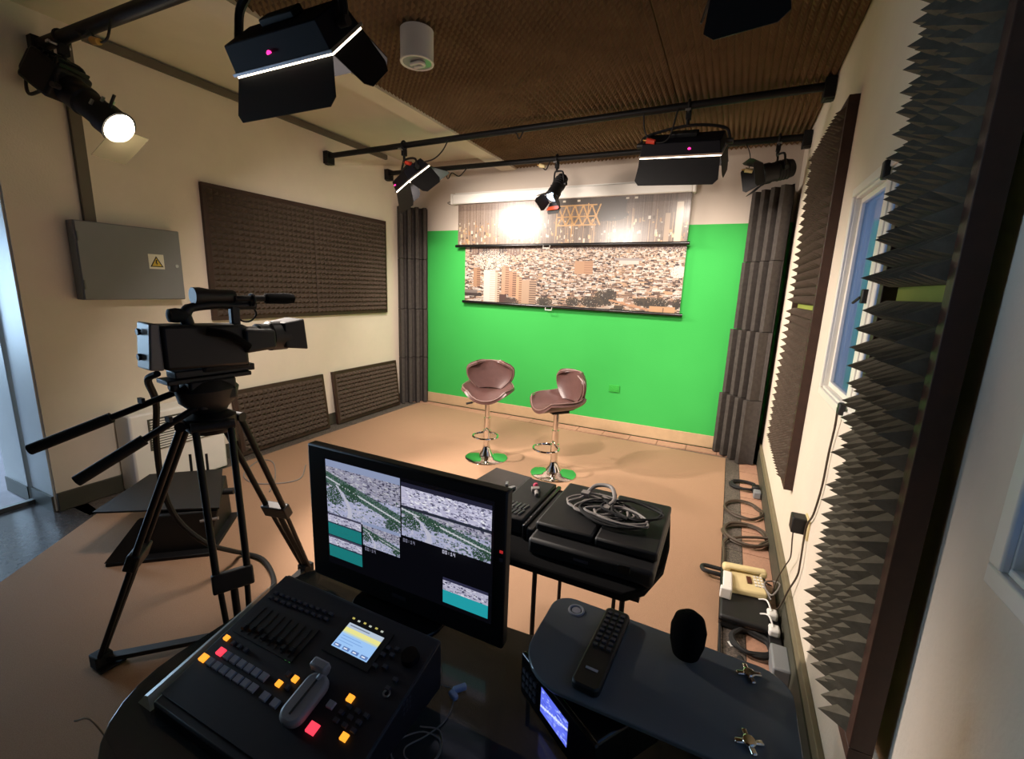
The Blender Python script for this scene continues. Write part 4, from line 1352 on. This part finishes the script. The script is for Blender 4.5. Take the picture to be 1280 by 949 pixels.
for px, py, cross in ((-0.187, 0.172, False), (0.165, 0.158, True), (0.161, 0.005, True)):
    so = obj('standoff', MB().cyl((px, py, 0.001), (px, py, 0.12), 0.010), 'chrome', sh)
    if cross:
        mbx = MB()
        for k in range(2):
            mbx.box((0, 0, 0), (0.046, 0.009, 0.006), TR(px, py, 0.1345) @ RZ(20 + 90 * k))
        mbx.cyl((px, py, 0.130), (px, py, 0.140), 0.011)
        obj('cross_fitting', mbx, 'chrome', so, bevel=0.002)
    else:
        obj('washer', MB().torus((px, py, 0.131), 0.016, 0.003, n=24).cyl((px, py, 0.13), (px, py, 0.132), 0.010), 'button_grey', so)

# recorder under the shelf: faces the lower left
rcd = thing('video_recorder', 'black recorder with glowing blue screen under the raised glass shelf', 'recorder', (-0.213, 0.692, 0.752), RZ(-33.5))
obj('chassis', MB().box((0.0, 0.095, 0.052), (0.225, 0.18, 0.092)), 'black_gloss', rcd, bevel=0.006)
obj('front_panel', MB().box((0.0, 0.004, 0.050), (0.232, 0.012, 0.098)), 'black_gloss', rcd, bevel=0.004)
scr = canvas(48, 26, (96, 112, 236))
for _ in range(90):
    xx, yy = random.randint(0, 46), random.randint(0, 24)
    rect(scr, xx, yy, xx + random.randint(1, 6), yy + 1, random.choice([(190, 205, 255), (70, 86, 200), (150, 170, 255)]))
line(scr, 0, 20, 47, 8, (215, 225, 255), 2)
M['screen_small'] = print_mat('screen_small', 0.3, emission=1.0)
print_grid('screen', (-0.040, -0.0025, 0.024), (0.085, 0, 0), (0, 0, 0.056), scr, M['screen_small'], rcd, world=False)
for i in range(4):
    for j in range(3):
        obj('button', MB().box((-0.100 + i * 0.013, -0.003, 0.030 + j * 0.018), (0.009, 0.004, 0.010)), 'button_dark', rcd)
obj('record_light', MB().box((0.085, -0.003, 0.03), (0.010, 0.003, 0.006)), 'lit_red', rcd)

# remote on the shelf
rm = thing('remote_control', 'long black remote control lying on the raised glass shelf', 'remote control', (-0.152, 0.805, 0.881), RZ(-3))
obj('case', MB().prism(rounded_rect(-0.027, -0.118, 0.027, 0.112, 0.012), 0.0, 0.018), 'black', rm, bevel=0.004)
for i in range(3):
    for j in range(8):
        obj('button', MB().box((-0.014 + i * 0.014, 0.092 - j * 0.015, 0.0195), (0.009, 0.007, 0.004)), 'button_dark', rm)
obj('logo_mark', MB().box((0, -0.075, 0.0184), (0.024, 0.006, 0.0008)), 'button_grey', rm)

# foam-topped mic on the shelf
ms = thing('desk_microphone', 'small microphone with black egg-shaped foam windscreen standing on glass shelf', 'microphone', (0.0, 0.865, 0.881))
obj('stem', MB().cyl((0, 0, 0), (0, 0, 0.02), 0.010), 'black_metal', ms)
obj('windscreen', MB().lathe([(0.012, 0.002), (0.026, 0.012), (0.033, 0.040), (0.034, 0.068), (0.028, 0.090), (0.014, 0.102), (0.001, 0.105)], 26), 'black_fabric', ms)

# ================================================================== MULTIVIEW MONITOR
mo = thing('monitor', 'black flat screen showing several camera views on the glass desk', 'monitor', (-0.695, 0.85, 0.75))
mx0, mx1, mz0, mz1 = -1.0, -0.388, 0.768, 1.165
obj('bezel', MB().box(((mx0 + mx1) / 2, 0.835, (mz0 + mz1) / 2), (mx1 - mx0, 0.030, mz1 - mz0)), 'black', mo, bevel=0.005, world=True)
obj('back_cover', MB().box(((mx0 + mx1) / 2, 0.862, 0.97), (0.46, 0.03, 0.28)), 'black', mo, bevel=0.01, world=True)
obj('stand_neck', MB().box((-0.695, 0.868, 0.80), (0.09, 0.025, 0.10)), 'black', mo, bevel=0.006, world=True)
obj('stand_foot', MB().prism(rounded_rect(-0.83, 0.765, -0.56, 0.93, 0.05), 0.7505, 0.762), 'black_gloss', mo, bevel=0.003, world=True)
SX0, SX1, SZ0, SZ1 = -0.936, -0.418, 0.826, 1.137
PXM = 0.0019
sw, shh = int((SX1 - SX0) / PXM), int((SZ1 - SZ0) / PXM)
ms_ = canvas(sw, shh, (7, 7, 12))


def put(img, xa, xb, za, zb):
    i0, i1 = int((xa - SX0) / PXM), int((xb - SX0) / PXM)
    j0, j1 = int((SZ1 - zb) / PXM), int((SZ1 - za) / PXM)
    h, w = img.shape[:2]
    jj = (np.arange(j1 - j0) * h / (j1 - j0)).astype(int)
    ii = (np.arange(i1 - i0) * w / (i1 - i0)).astype(int)
    ms_[j0:j1, i0:i1] = img[jj][:, ii]


def park(w, h):
    a = canvas(w, h, (178, 182, 214))
    c = city(w, int(h * .5), mono=True)
    a[:int(h * .5)] = c * 0.85
    a[:int(h * .12)] = (150, 162, 196)
    for _ in range(620):
        x, y = random.uniform(0, w), random.uniform(h * .40, h)
        rect(a, x, y, x + random.uniform(1, 5), y + random.uniform(1, 2.2), random.choice([(206, 204, 226), (160, 162, 190), (120, 130, 140), (84, 104, 98), (190, 190, 214), (66, 88, 80)]))
    for k in range(5):
        line(a, random.uniform(0, w * .6), h * random.uniform(.6, 1), random.uniform(w * .5, w), h * random.uniform(.55, 1), (196, 196, 214), 1)
    for x in range(w):
        t = x / w
        ym = h * (0.30 + 0.42 * t)
        for y in range(h):
            dlt = y - ym
            if -h * .10 < dlt < h * .10 * (1.2 - .3 * t):
                a[y, x] = random.choice([(54, 88, 74), (70, 104, 84), (40, 66, 62), (110, 126, 128)])
            if abs(dlt - h * .015) < 1.2:
                a[y, x] = (205, 208, 216)
    for k in range(60):
        t = k / 60
        xx = w * (0.14 + 0.16 * math.sin(t * 2.2))
        rect(a, xx, h * (.42 + .58 * t), xx + 3 + 6 * t, h * (.42 + .58 * t) + 2, (200, 200, 216))
    for cx, cy, rx, ry in ((.10, .62, .12, .16), (.36, .55, .10, .10), (.9, .85, .10, .12), (.3, .42, .12, .06)):
        blob(a, cx * w, cy * h, rx * w, ry * h, (48, 76, 60), .75)
    return a


pk = park(132, 84)
rp_ = np.concatenate([city(132, 36, mono=True) * 1.05, park(132, 60)[16:]], 0)
rp_[:6] = (40, 40, 60)
rp_[34:38] = (40, 46, 60)
small = np.concatenate([city(64, 16, mono=True), canvas(64, 22, (28, 128, 128))], 0)
small[:3] = (70, 70, 92)
small[15:17] = (40, 60, 76)
put(pk, -0.932, -0.680, 0.975, 1.133)
put(rp_, -0.676, -0.424, 0.983, 1.125)
put(small, -0.932, -0.811, 0.914, 0.978)
put(small, -0.932, -0.811, 0.848, 0.911)
put(pk, -0.806, -0.684, 0.916, 0.985)
s4 = np.concatenate([city(66, 18, mono=True), canvas(66, 20, (36, 168, 178))], 0)
s4[:4] = (50, 50, 76)
put(s4, -0.554, -0.427, 0.837, 0.907)
DIG = {'0': '111101101101111', '1': '010110010010111', '4': '101101111001001', ':': '000010000010000'}


def text(s, x, z, rgb):
    i0, j0 = int((x - SX0) / PXM), int((SZ1 - z) / PXM)
    for ch in s:
        g = DIG[ch]
        for k in range(15):
            if g[k] == '1':
                ms_[j0 + k // 3, i0 + k % 3] = rgb
        i0 += 4


text('00:14', -0.556, 0.978, (190, 190, 210))
text('00:14', -0.672, 0.975, (120, 120, 140))
text('00:14', -0.80, 0.912, (120, 120, 140))
M['screen_mv'] = print_mat('screen_multiview', 0.25, emission=0.75)
print_grid('screen', (SX0, 0.8188, SZ0), (SX1 - SX0, 0, 0), (0, 0, SZ1 - SZ0), ms_, M['screen_mv'], mo)
obj('brand_mark', MB().box((-0.69, 0.8192, 0.80), (0.045, 0.001, 0.010)), 'button_dark', mo, world=True)
obj('standby_light', MB().box((-0.398, 0.8192, 1.02), (0.008, 0.002, 0.006)), emit('standby', (1, .05, .05), .35), mo, world=True)
obj('power_button', MB().box((-0.398, 0.8192, 1.0), (0.008, 0.003, 0.008)), 'button_dark', mo, world=True)

# ================================================================== VIDEO SWITCHER CONSOLE
CX, CY, CW = -0.93, 0.385, 0.465
sl = math.degrees(math.atan2(0.085, 0.295))
CL = math.hypot(0.295, 0.085)
sc_ = thing('video_switcher', 'black video switcher console with lit buttons and fader bar on desk', 'video switcher', (CX, CY, 0.751))
obj('chassis', MB().hexa([(0, -.012, 0), (CW, -.012, 0), (CW, .30, 0), (0, .30, 0),
                          (0, -.012, .028), (CW, -.012, .028), (CW, .30, .118), (0, .30, .118)]), 'console', sc_, bevel=0.004)
PL = TR(0, 0, 0.0335) @ RX(sl)


def on(mbf, name, mt, par=None, bevel=0.0):
    o = obj(name, mbf, mt, par or sc_, bevel)
    if par is None:
        o.matrix_basis = PL
    return o


def cbtn(u, v, w, h, mt, name='button', t=0.008):
    return on(MB().box((u * CW, v * CL, t / 2), (w, h, t), taper=(.86, .86)), name, mt)


top = on(MB().box((CW / 2, CL * .5, 0.001), (CW - 0.004, CL - 0.006, 0.003)), 'top_panel', 'console', bevel=0.001)
on(MB().box((0.235 * CW, 0.61 * CL, 0.003), (0.40 * CW, 0.25 * CL, 0.003)), 'mixer_inset', 'console_inset')
for k in range(8):
    u = 0.075 + k * 0.046
    f = on(MB().box((u * CW, 0.61 * CL, 0.0048), (0.004, 0.21 * CL, 0.0012)), 'fader_slot', 'black')
    on(MB().box((u * CW, (0.54 + 0.012 * (k % 3)) * CL, 0.007), (0.010, 0.014, 0.006), taper=(.8, .6)), 'fader_cap', 'console_inset')
for k in range(10):
    for j in range(2):
        cbtn(0.055 + k * 0.041, 0.79 + j * 0.045 + 0.003 * k, 0.011, 0.007, 'button_dark')
# programme and preview rows
for k in range(7):
    u = 0.128 - 0.045 + k * 0.0487
    cbtn(u, 0.348, 0.017, 0.016, 'lit_red' if k == 0 else 'button_grey', 'programme_button')
for k in range(8):
    u = 0.034 + k * 0.0483
    cbtn(u, 0.272, 0.017, 0.016, 'lit_orange' if k == 0 else 'button_grey', 'preview_button')
cbtn(0.043, 0.432, 0.012, 0.011, 'lit_orange')
for k in range(3):
    cbtn(0.098 + k * 0.045, 0.425, 0.009, 0.009, 'button_dark')
cbtn(0.451, 0.267, 0.018, 0.016, 'button_grey'); cbtn(0.516, 0.265, 0.018, 0.016, 'button_grey')
cbtn(0.463, 0.358, 0.012, 0.012, 'lit_orange'); cbtn(0.514, 0.420, 0.012, 0.012, 'lit_orange')
cbtn(0.468, 0.425, 0.010, 0.010, 'button_dark'); cbtn(0.512, 0.362, 0.010, 0.010, 'button_dark')
cbtn(0.738, 0.397, 0.016, 0.014, 'button_grey')
cbtn(0.734, 0.258, 0.021, 0.019, 'lit_red', 'cut_button')
cbtn(0.795, 0.472, 0.014, 0.013, 'lit_orange'); cbtn(0.873, 0.298, 0.014, 0.013, 'lit_orange')
for j in range(3):
    for k in range(3):
        cbtn(0.80 + k * 0.045 + 0.012 * (j == 0), 0.435 - j * 0.045, 0.011, 0.008, 'button_dark')
for u, v in ((0.804, 0.819), (0.845, 0.835), (0.80, 0.77), (0.84, 0.79), (0.80, 0.69), (0.845, 0.71), (0.921, 0.67), (0.915, 0.61)):
    cbtn(u, v, 0.011, 0.008, 'button_dark')
on(MB().cyl((0.924 * CW, 0.822 * CL, 0.002), (0.924 * CW, 0.822 * CL, 0.016), 0.019, 0.017, n=24), 'jog_dial', 'black_gloss')
on(MB().torus((0.92 * CW, 0.586 * CL, 0.003), 0.006, 0.002, n=16, m_=6), 'headphone_socket', 'steel')
for u in (0.40, 0.425):
    cbtn(u, 0.49, 0.004, 0.004, 'lit_green', 'level_light', 0.003)
# T-bar
tb = on(MB().prism(rounded_rect(0.63 * CW - 0.026, 0.195 * CL, 0.63 * CW + 0.026, 0.505 * CL, 0.022), 0.001, 0.020), 'fader_bar_housing', 'tbar_grey', bevel=0.006)
obj('slot', MB().box((0.63 * CW, 0.36 * CL, 0.0206), (0.004, 0.072, 0.0012)), 'black', tb)
obj('fader_bar', MB().box((0.605 * CW, 0.525 * CL, 0.024), (0.040, 0.020, 0.020)).box((0.63 * CW, 0.50 * CL, 0.015), (0.012, 0.03, 0.016)), 'tbar_grey', tb, bevel=0.005)
# LCD
lc = canvas(64, 48, (150, 190, 236))
rect(lc, 0, 0, 64, 9, (176, 190, 206)); rect(lc, 0, 9, 64, 17, (226, 220, 140)); rect(lc, 0, 17, 64, 20, (190, 206, 190))
for k in range(4):
    rect(lc, 2 + k * 16, 40, 14 + k * 16, 46, (90, 120, 176)); rect(lc, 4 + k * 16, 42, 10 + k * 16, 44, (225, 230, 240))
rect(lc, 4, 24, 38, 25, (110, 150, 210)); rect(lc, 4, 29, 44, 30, (110, 150, 210)); rect(lc, 4, 34, 30, 35, (110, 150, 210))
rect(lc, 4, 3, 40, 5, (110, 120, 140))
M['screen_lcd'] = print_mat('screen_lcd', 0.3, emission=1.0)
bz = on(MB().box((0.652 * CW, 0.775 * CL, 0.003), (0.125, 0.085, 0.004)), 'screen_bezel', 'console_inset')
g = print_grid('screen', (0.547 * CW, 0.683 * CL, 0.0056), (0.209 * CW, 0, 0), (0, 0.182 * CL, 0), lc, M['screen_lcd'], bz, world=False)
for k in range(6):
    obj('status_mark', MB().box(((0.55 + k * 0.035) * CW, (0.90 - .004 * (k % 2)) * CL, 0.0058), (0.006, 0.0035, 0.001)),
        emit('mark%d' % k, ((1, .85, .2), (.9, .95, .8))[k % 2], 0.45), bz)
# vent dots on the right side
for k in range(9):
    obj('vent_hole', MB().cyl((CW + 0.0005, 0.175 + 0.009 * (k % 3), 0.055 + 0.011 * (k // 3)), (CW + 0.0015, 0.175 + 0.009 * (k % 3), 0.055 + 0.011 * (k // 3)), 0.003, n=8), 'button_dark', sc_)

# clear acrylic cover edge at console left and thin wires on the desk
solo('clear_sheet', MB().hexa([(-0.985, 0.372, 0.7515), (-0.942, 0.372, 0.7515), (-0.942, 0.62, 0.7515), (-0.985, 0.62, 0.7515),
                               (-0.955, 0.372, 0.783), (-0.942, 0.372, 0.788), (-0.942, 0.66, 0.86), (-0.950, 0.66, 0.855)]), 'gel',
     'clear plastic sheet folded against left side of the console', 'plastic sheet')
ear = thing('lavalier_mic', 'pale blue clip-on mic and thin wire coiled on the glass desk', 'microphone', (-0.42, 0.62, 0.751))
def ew(*p):
    return [(q[0] + .42, q[1] - .62, q[2]) for q in p]
obj('wire', MB().tube(ew((-0.52, 0.75, .002), (-0.49, 0.72, .002), (-0.475, .69, .002), (-0.44, 0.69, .002), (-0.42, .66, .002), (-0.415, .62, .002), (-0.43, .58, .002), (-0.45, .545, .002), (-.43, .53, .002),
                         (-.39, .55, .002), (-.40, .585, .002), (-.44, .585, .002), (-.47, .55, .002), (-.46, .52, .002), (-.41, .52, .002), (-.385, .56, .004), (-.41, .60, .004), (-.45, .59, .004)), 0.0014, n=5), 'cable_grey', ear)
M['pale_blue'] = mat('pale_blue_plastic', (150, 168, 205), 0.4)
obj('clip', MB().box((0.0, 0.0, 0), (0.012, 0.03, 0.012), TR(-0.425 + .42, 0.695 - .62, 0.008) @ RZ(-40)), 'pale_blue', ear, bevel=0.003)
obj('capsule', MB().box((0.0, 0.0, 0), (0.022, 0.012, 0.012), TR(-0.428 + .42, 0.675 - .62, 0.008) @ RZ(-20)), 'pale_blue', ear, bevel=0.003)
solo('thin_cable', MB().tube([(-1.06, 0.30, 0.74), (-1.075, 0.33, 0.70), (-1.08, 0.36, 0.55), (-1.07, 0.36, 0.3), (-1.05, 0.34, 0.02)], 0.002, n=5), 'cable_grey',
     'thin pale cable hanging off front left corner of the glass desk', 'cable')

# ================================================================== BLACK EQUIPMENT TABLE
bt = thing('equipment_table', 'low black table on thin rod legs behind the monitor', 'table', (-0.55, 1.55, 0.007))
tp_poly = [(-0.435, -0.295), (0.36, -0.300), (0.415, -0.24), (0.452, -0.10), (0.452, 0.06), (0.430, 0.27), (-0.30, 0.305), (-0.435, 0.30)]
obj('table_top', MB().prism(tp_poly, 0.665, 0.695), 'black_fabric', bt, bevel=0.006)
obj('top_skirt', MB().box((0.03, 0.0, 0.655), (0.74, 0.50, 0.02)), 'black', bt)
for lx, ly in ((-0.5, 1.30), (-0.2, 1.30), (-0.56, 1.78), (-0.31, 1.78)):
    obj('leg', MB().cyl((lx + .55, ly - 1.55, 0.0), (lx + .55, ly - 1.55, 0.66), 0.0085, n=10), 'black_metal', bt)
# case at the right end
cs = thing('equipment_case', 'black case with cables on its lid at right end of the equipment table', 'case', (-0.325, 1.545, 0.703))
obj('lower_shell', MB().box((0, -0.02, 0.03), (0.42, 0.44, 0.058)), 'black', cs, bevel=0.012)
obj('lid', MB().box((-0.105, 0.01, 0.075), (0.205, 0.38, 0.032)), 'black', cs, bevel=0.008)
obj('lid', MB().box((0.108, 0.005, 0.075), (0.205, 0.37, 0.032)), 'black', cs, bevel=0.008)
obj('front_mark', MB().box((-0.02, -0.2405, 0.03), (0.05, 0.001, 0.010)), 'button_dark', cs)
obj('latch', MB().box((0.12, -0.243, 0.045), (0.04, 0.006, 0.03)), 'black_gloss', cs, bevel=0.002)
# left unit with rack mixer
mxr = thing('wireless_receiver', 'flat black receiver unit left of the cable case on equipment table', 'receiver', (-0.625, 1.575, 0.703))
obj('body', MB().box((-0.035, 0, 0.033), (0.135, 0.36, 0.064)), 'black', mxr, bevel=0.008)
obj('divider', MB().box((0.045, -0.01, 0.030), (0.018, 0.38, 0.058)), 'black_gloss', mxr, bevel=0.006)
obj('side_unit', MB().box((0.069, -0.03, 0.026), (0.03, 0.34, 0.05)), 'black', mxr, bevel=0.006)
for k in range(6):
    for j in range(2):
        obj('antenna_clip', MB().cyl((-0.085 + k * 0.017, -0.155 + j * 0.045, 0.068), (-0.077 + k * 0.017, -0.115 + j * 0.045, 0.068), 0.0035, n=8), 'steel', mxr)
solo('clip_microphone', MB().box((0, 0, 0), (0.035, 0.025, 0.018), TR(-0.645, 1.635, 0.779) @ RZ(30)).cyl((-0.635, 1.62, 0.779), (-0.62, 1.59, 0.777), 0.009), 'cable_grey',
     'small grey clip microphone lying on the receiver unit', 'microphone', bevel=0.003)
solo('red_cap', MB().lathe([(0.011, 0.0), (0.011, 0.014), (0.007, 0.02)], 14, TR(-0.658, 1.668, 0.77)), mat('pink_red', (190, 60, 90), .5), 'small pinkish red cap on the receiver unit', 'cap')
fl = thing('flat_case', 'flat black case at the left end of the equipment table', 'case', (-0.845, 1.65, 0.703))
obj('shell', MB().prism([(-0.13, -0.20), (0.12, -0.20), (0.12, 0.17), (-0.09, 0.19)], 0.0, 0.035), 'black', fl, bevel=0.006)
obj('lid_edge', MB().prism([(-0.12, -0.19), (0.11, -0.19), (0.11, 0.16), (-0.085, 0.18)], 0.035, 0.042), 'black_gloss', fl)
solo('silver_clip', MB().box((0, 0, 0), (0.018, 0.055, 0.012), TR(-0.765, 1.64, 0.752) @ RZ(-25)).box((0, 0, 0), (0.012, 0.03, 0.010), TR(-0.80, 1.68, 0.751) @ RZ(20)), 'steel',
     'silver metal clip on the flat black case', 'clip', bevel=0.002)
# tangle of headset cables on the case lid
tangle_labels = ['grey coiled cable at the left of the tangle on case lid', 'black coiled cable at the left of the tangle on case lid',
                 'grey coiled cable in the middle of the tangle on case lid', 'black coiled cable reaching farthest right in the tangle on case lid',
                 'grey coiled cable on top of the tangle near the lid gap', 'black coiled cable nearest the front edge of the case lid']
rr = random.Random(5)
for i in range(6):
    pts = []
    cx, cy = -0.37 + 0.045 * (i % 4) + (0.03 if i > 3 else 0), 1.58 - 0.035 * (i % 3)
    for k in range(16):
        a = k * 0.95 + i
        rad = 0.055 + 0.04 * rr.random()
        pts.append((cx + rad * math.cos(a) * 1.35, cy + rad * math.sin(a) * 0.9, 0.803 + 0.0045 * (i % 4) + 0.008 * rr.random()))
    solo('coiled_cable', MB().tube(pts, 0.0045, n=6, sm=5), ('cable_grey', 'rubber')[i % 2],
         tangle_labels[i], 'cable', 'cable tangle on the case')
solo('headset', MB().tube([(-0.43, 1.64, 0.81), (-0.40, 1.68, 0.835), (-0.34, 1.67, 0.845), (-0.31, 1.60, 0.83), (-0.33, 1.56, 0.812)], 0.008, n=8)
     .box((-0.43, 1.63, 0.812), (0.03, 0.03, 0.02)).box((-0.33, 1.55, 0.812), (0.03, 0.03, 0.02)), 'cable_grey', 'grey headset band on top of the cable tangle', 'headset')

# ================================================================== RIGHT FLOOR EDGE: cables, telephone, plugs
def coil(label, c, R, n, r, mt, sx=1.0, sy=1.0, seed=0, tail=None):
    g = random.Random(seed)
    pts = []
    for k in range(n * 10 + 1):
        a = k / 10 * 2 * math.pi
        rad = R * (1 + 0.13 * g.uniform(-1, 1))
        pts.append((c[0] + rad * math.cos(a) * sx, c[1] + rad * math.sin(a) * sy, r + 0.001 + 0.004 * g.random() + 0.006 * (k / 10)))
    if tail:
        pts += tail
    return solo('cable_coil', MB().tube(pts, r, n=6, sm=3), mt, label, 'cable')


coil('black cable coil on floor nearest the back right corner', (0.275, 4.12, 0), 0.095, 2, 0.012, 'rubber', 1.0, 1.0, 1)
coil('loose brown cable coil on floor beside the right skirting', (0.265, 3.62, 0), 0.13, 3, 0.006, 'cable_brown', 1.0, 1.1, 2)
coil('large dark brown cable coil on tile band, its tail running to the telephone', (0.275, 3.22, 0), 0.13, 3, 0.010, 'cable_brown', 1.0, 1.15, 3,
     [(0.16, 3.1, 0.02), (0.145, 2.9, 0.012), (0.14, 2.72, 0.012)])
coil('thick black cable coil on floor behind the white plugs', (0.27, 2.14, 0), 0.085, 3, 0.010, 'rubber', 1.0, 0.9, 4)
for i, (x, yv) in enumerate(((0.365, 4.06), (0.37, 3.95))):
    solo('power_adapter', MB().box((x, yv, 0.03), (0.055, 0.075, 0.058)), ('black', 'grey_paint')[i],
         ('black power adapter by right skirting' if i == 0 else 'grey power adapter by right skirting'), 'power adapter', bevel=0.008)
kc = thing('floor_case', 'flat black case on floor beneath the telephone', 'case', (0.24, 2.42, 0.0))
obj('shell', MB().box((0, 0.02, 0.035), (0.225, 0.46, 0.068)), 'black', kc, bevel=0.012)
obj('lid_seam', MB().box((0, 0.02, 0.045), (0.229, 0.464, 0.006)), 'black_gloss', kc)
obj('carry_handle', MB().tube([(-0.11, 0.18, 0.045), (-0.20, 0.185, 0.045), (-0.205, 0.235, 0.045), (-0.11, 0.24, 0.045)], 0.012, n=8), 'black', kc)
tl = thing('telephone', 'cream push-button desk telephone with handset on black case', 'telephone', (0.245, 2.505, 0.07), RZ(8))
obj('base', MB().hexa([(-.095, -.085, 0), (.095, -.085, 0), (.095, .085, 0), (-.095, .085, 0),
                       (-.090, -.080, .030), (.090, -.080, .030), (.090, .080, .055), (-.090, .080, .055)]), 'cream', tl, bevel=0.008)
hs = obj('handset', MB().box((0.0, 0.062, 0.070), (0.215, 0.042, 0.026)), 'cream', tl, bevel=0.012)
obj('earpiece', MB().box((-0.090, 0.062, 0.060), (0.04, 0.048, 0.036)), 'cream', hs, bevel=0.012)
obj('mouthpiece', MB().box((0.090, 0.062, 0.060), (0.04, 0.048, 0.036)), 'cream', hs, bevel=0.012)
obj('display', MB().box((0.015, 0.005, 0.045), (0.022, 0.05, 0.008), RX(8)), mat('phone_display', (84, 48, 34), .3), tl)
for i in range(3):
    for j in range(4):
        obj('key', MB().box((0.045 + i * 0.016, 0.035 - j * 0.022, 0.047 - j * .003), (0.010, 0.013, 0.008)), 'white', tl)
solo('white_bracket', MB().box((0.155, 2.44, 0.125), (0.045, 0.15, 0.014)).box((0.150, 2.36, 0.10), (0.055, 0.03, 0.06)), 'white',
     'white plastic bracket leaning on left end of the telephone', 'bracket', bevel=0.006)
ps = thing('power_strip', 'white socket strip with two plugs by right skirting', 'power strip', (0.368, 2.27, 0.0))
obj('strip_body', MB().box((0.0, -0.01, 0.022), (0.055, 0.30, 0.042)), 'black', ps, bevel=0.006)
for yv in (0.07, -0.05):
    pl = obj('plug', MB().box((-0.005, yv, 0.062), (0.048, 0.055, 0.038)), 'white', ps, bevel=0.010)
    obj('plug_cord', MB().tube([(-0.01, yv, 0.08), (-0.03, yv + .05, 0.10), (-0.06, yv + 0.10, 0.06), (-0.02, yv + 0.16, 0.02), (0.0, yv + 0.22, 0.012)], 0.004, n=6), 'white', pl)
solo('white_cord_tangle', MB().tube([(0.36, 2.42, 0.09), (0.33, 2.50, 0.12), (0.37, 2.58, 0.10), (0.40, 2.50, 0.14), (0.36, 2.43, 0.11), (0.33, 2.55, 0.10), (0.38, 2.62, 0.05), (0.36, 2.70, 0.01)], 0.004, n=6),
     'cable_grey', 'thin pale cord tangle between telephone and right wall', 'cable')
solo('junction_box', MB().box((0.372, 2.03, 0.04), (0.07, 0.16, 0.08)), 'grey_paint', 'grey plastic junction box standing against right skirting', 'junction box', bevel=0.008)
solo('paper_slip', MB().box((0, 0, 0), (0.05, 0.03, 0.002), TR(0.20, 2.12, 0.002) @ RZ(30)), 'white', 'small white paper slip on granite band', 'paper')
solo('black_hose', MB().tube([(0.22, 2.02, 0.016), (0.27, 1.90, 0.03), (0.33, 1.82, 0.03), (0.36, 1.72, 0.02), (0.35, 1.64, 0.016), (0.31, 1.62, 0.016), (0.27, 1.66, 0.016)], 0.014, n=8), 'rubber',
     'curved black hose on floor beside glass shelf corner', 'hose')
solo('edge_cable', MB().tube([(0.145, 2.62, 0.014), (0.135, 2.3, .014), (0.14, 2.0, .014), (0.16, 1.8, .014), (0.2, 1.5, .014), (0.25, 1.2, .014)], 0.006, n=6), 'rubber',
     'black cable following the carpet edge at right', 'cable')
lf = thing('leafy_plant', 'green plant leaves just showing at the bottom edge under glass shelf', 'plant', (0.30, 1.06, 0.0))
obj('pot', MB().lathe([(0.05, 0.0), (0.07, 0.12), (0.075, 0.13), (0.066, 0.13)], 20), 'skirting', lf)
for k in range(7):
    a = k * 0.9
    ca, sa = math.cos(a), math.sin(a)
    L_ = 0.11 + 0.02 * (k % 3)
    w_ = 0.022
    px, py = -sa * w_, ca * w_
    obj('leaf', MB().add([(0, 0, .12), (ca * L_ * .5 + px, sa * L_ * .5 + py, .22), (ca * L_, sa * L_, .24), (ca * L_ * .5 - px, sa * L_ * .5 - py, .22),
                          (ca * L_ * .5, sa * L_ * .5, .212)], [(0, 1, 4), (1, 2, 4), (2, 3, 4), (3, 0, 4)]), 'leaf', lf)

# adapter and cord on the right wall
ad = thing('wall_adapter', 'black wall adapter plugged into right wall under the window', 'power adapter', (XR, 2.29, 0.56))
obj('adapter_body', MB().box((-0.035, 0, 0.03), (0.06, 0.07, 0.075)), 'black', ad, bevel=0.006)
obj('socket_plate', MB().box((-0.004, -0.02, 0.03), (0.008, 0.10, 0.09)), 'cream', ad, bevel=0.002)
solo('window_cord', MB().tube([(XR - 0.02, 2.03, 1.20), (XR - 0.014, 2.05, 1.12), (XR - 0.010, 2.09, 1.0), (XR - 0.010, 2.10, 0.85), (XR - 0.010, 2.16, 0.70), (XR - 0.012, 2.24, 0.60),
                               (XR - 0.014, 2.22, 0.45), (XR - 0.012, 2.24, 0.36), (XR - 0.025, 2.30, 0.24), (XR - 0.04, 2.36, 0.10), (XR - 0.06, 2.40, 0.05)], 0.004, n=6), 'cable_brown',
     'thin brown cord hanging from window frame to right floor edge', 'cable')
solo('adapter_cord', MB().tube([(XR - 0.05, 2.29, 0.565), (XR - 0.04, 2.33, 0.48), (XR - 0.03, 2.36, 0.38), (XR - 0.03, 2.46, 0.27), (XR - 0.045, 2.52, 0.15), (XR - 0.06, 2.5, 0.05)], 0.003, n=6), 'cable_brown',
     'thin cord drooping from black wall adapter to floor', 'cable')
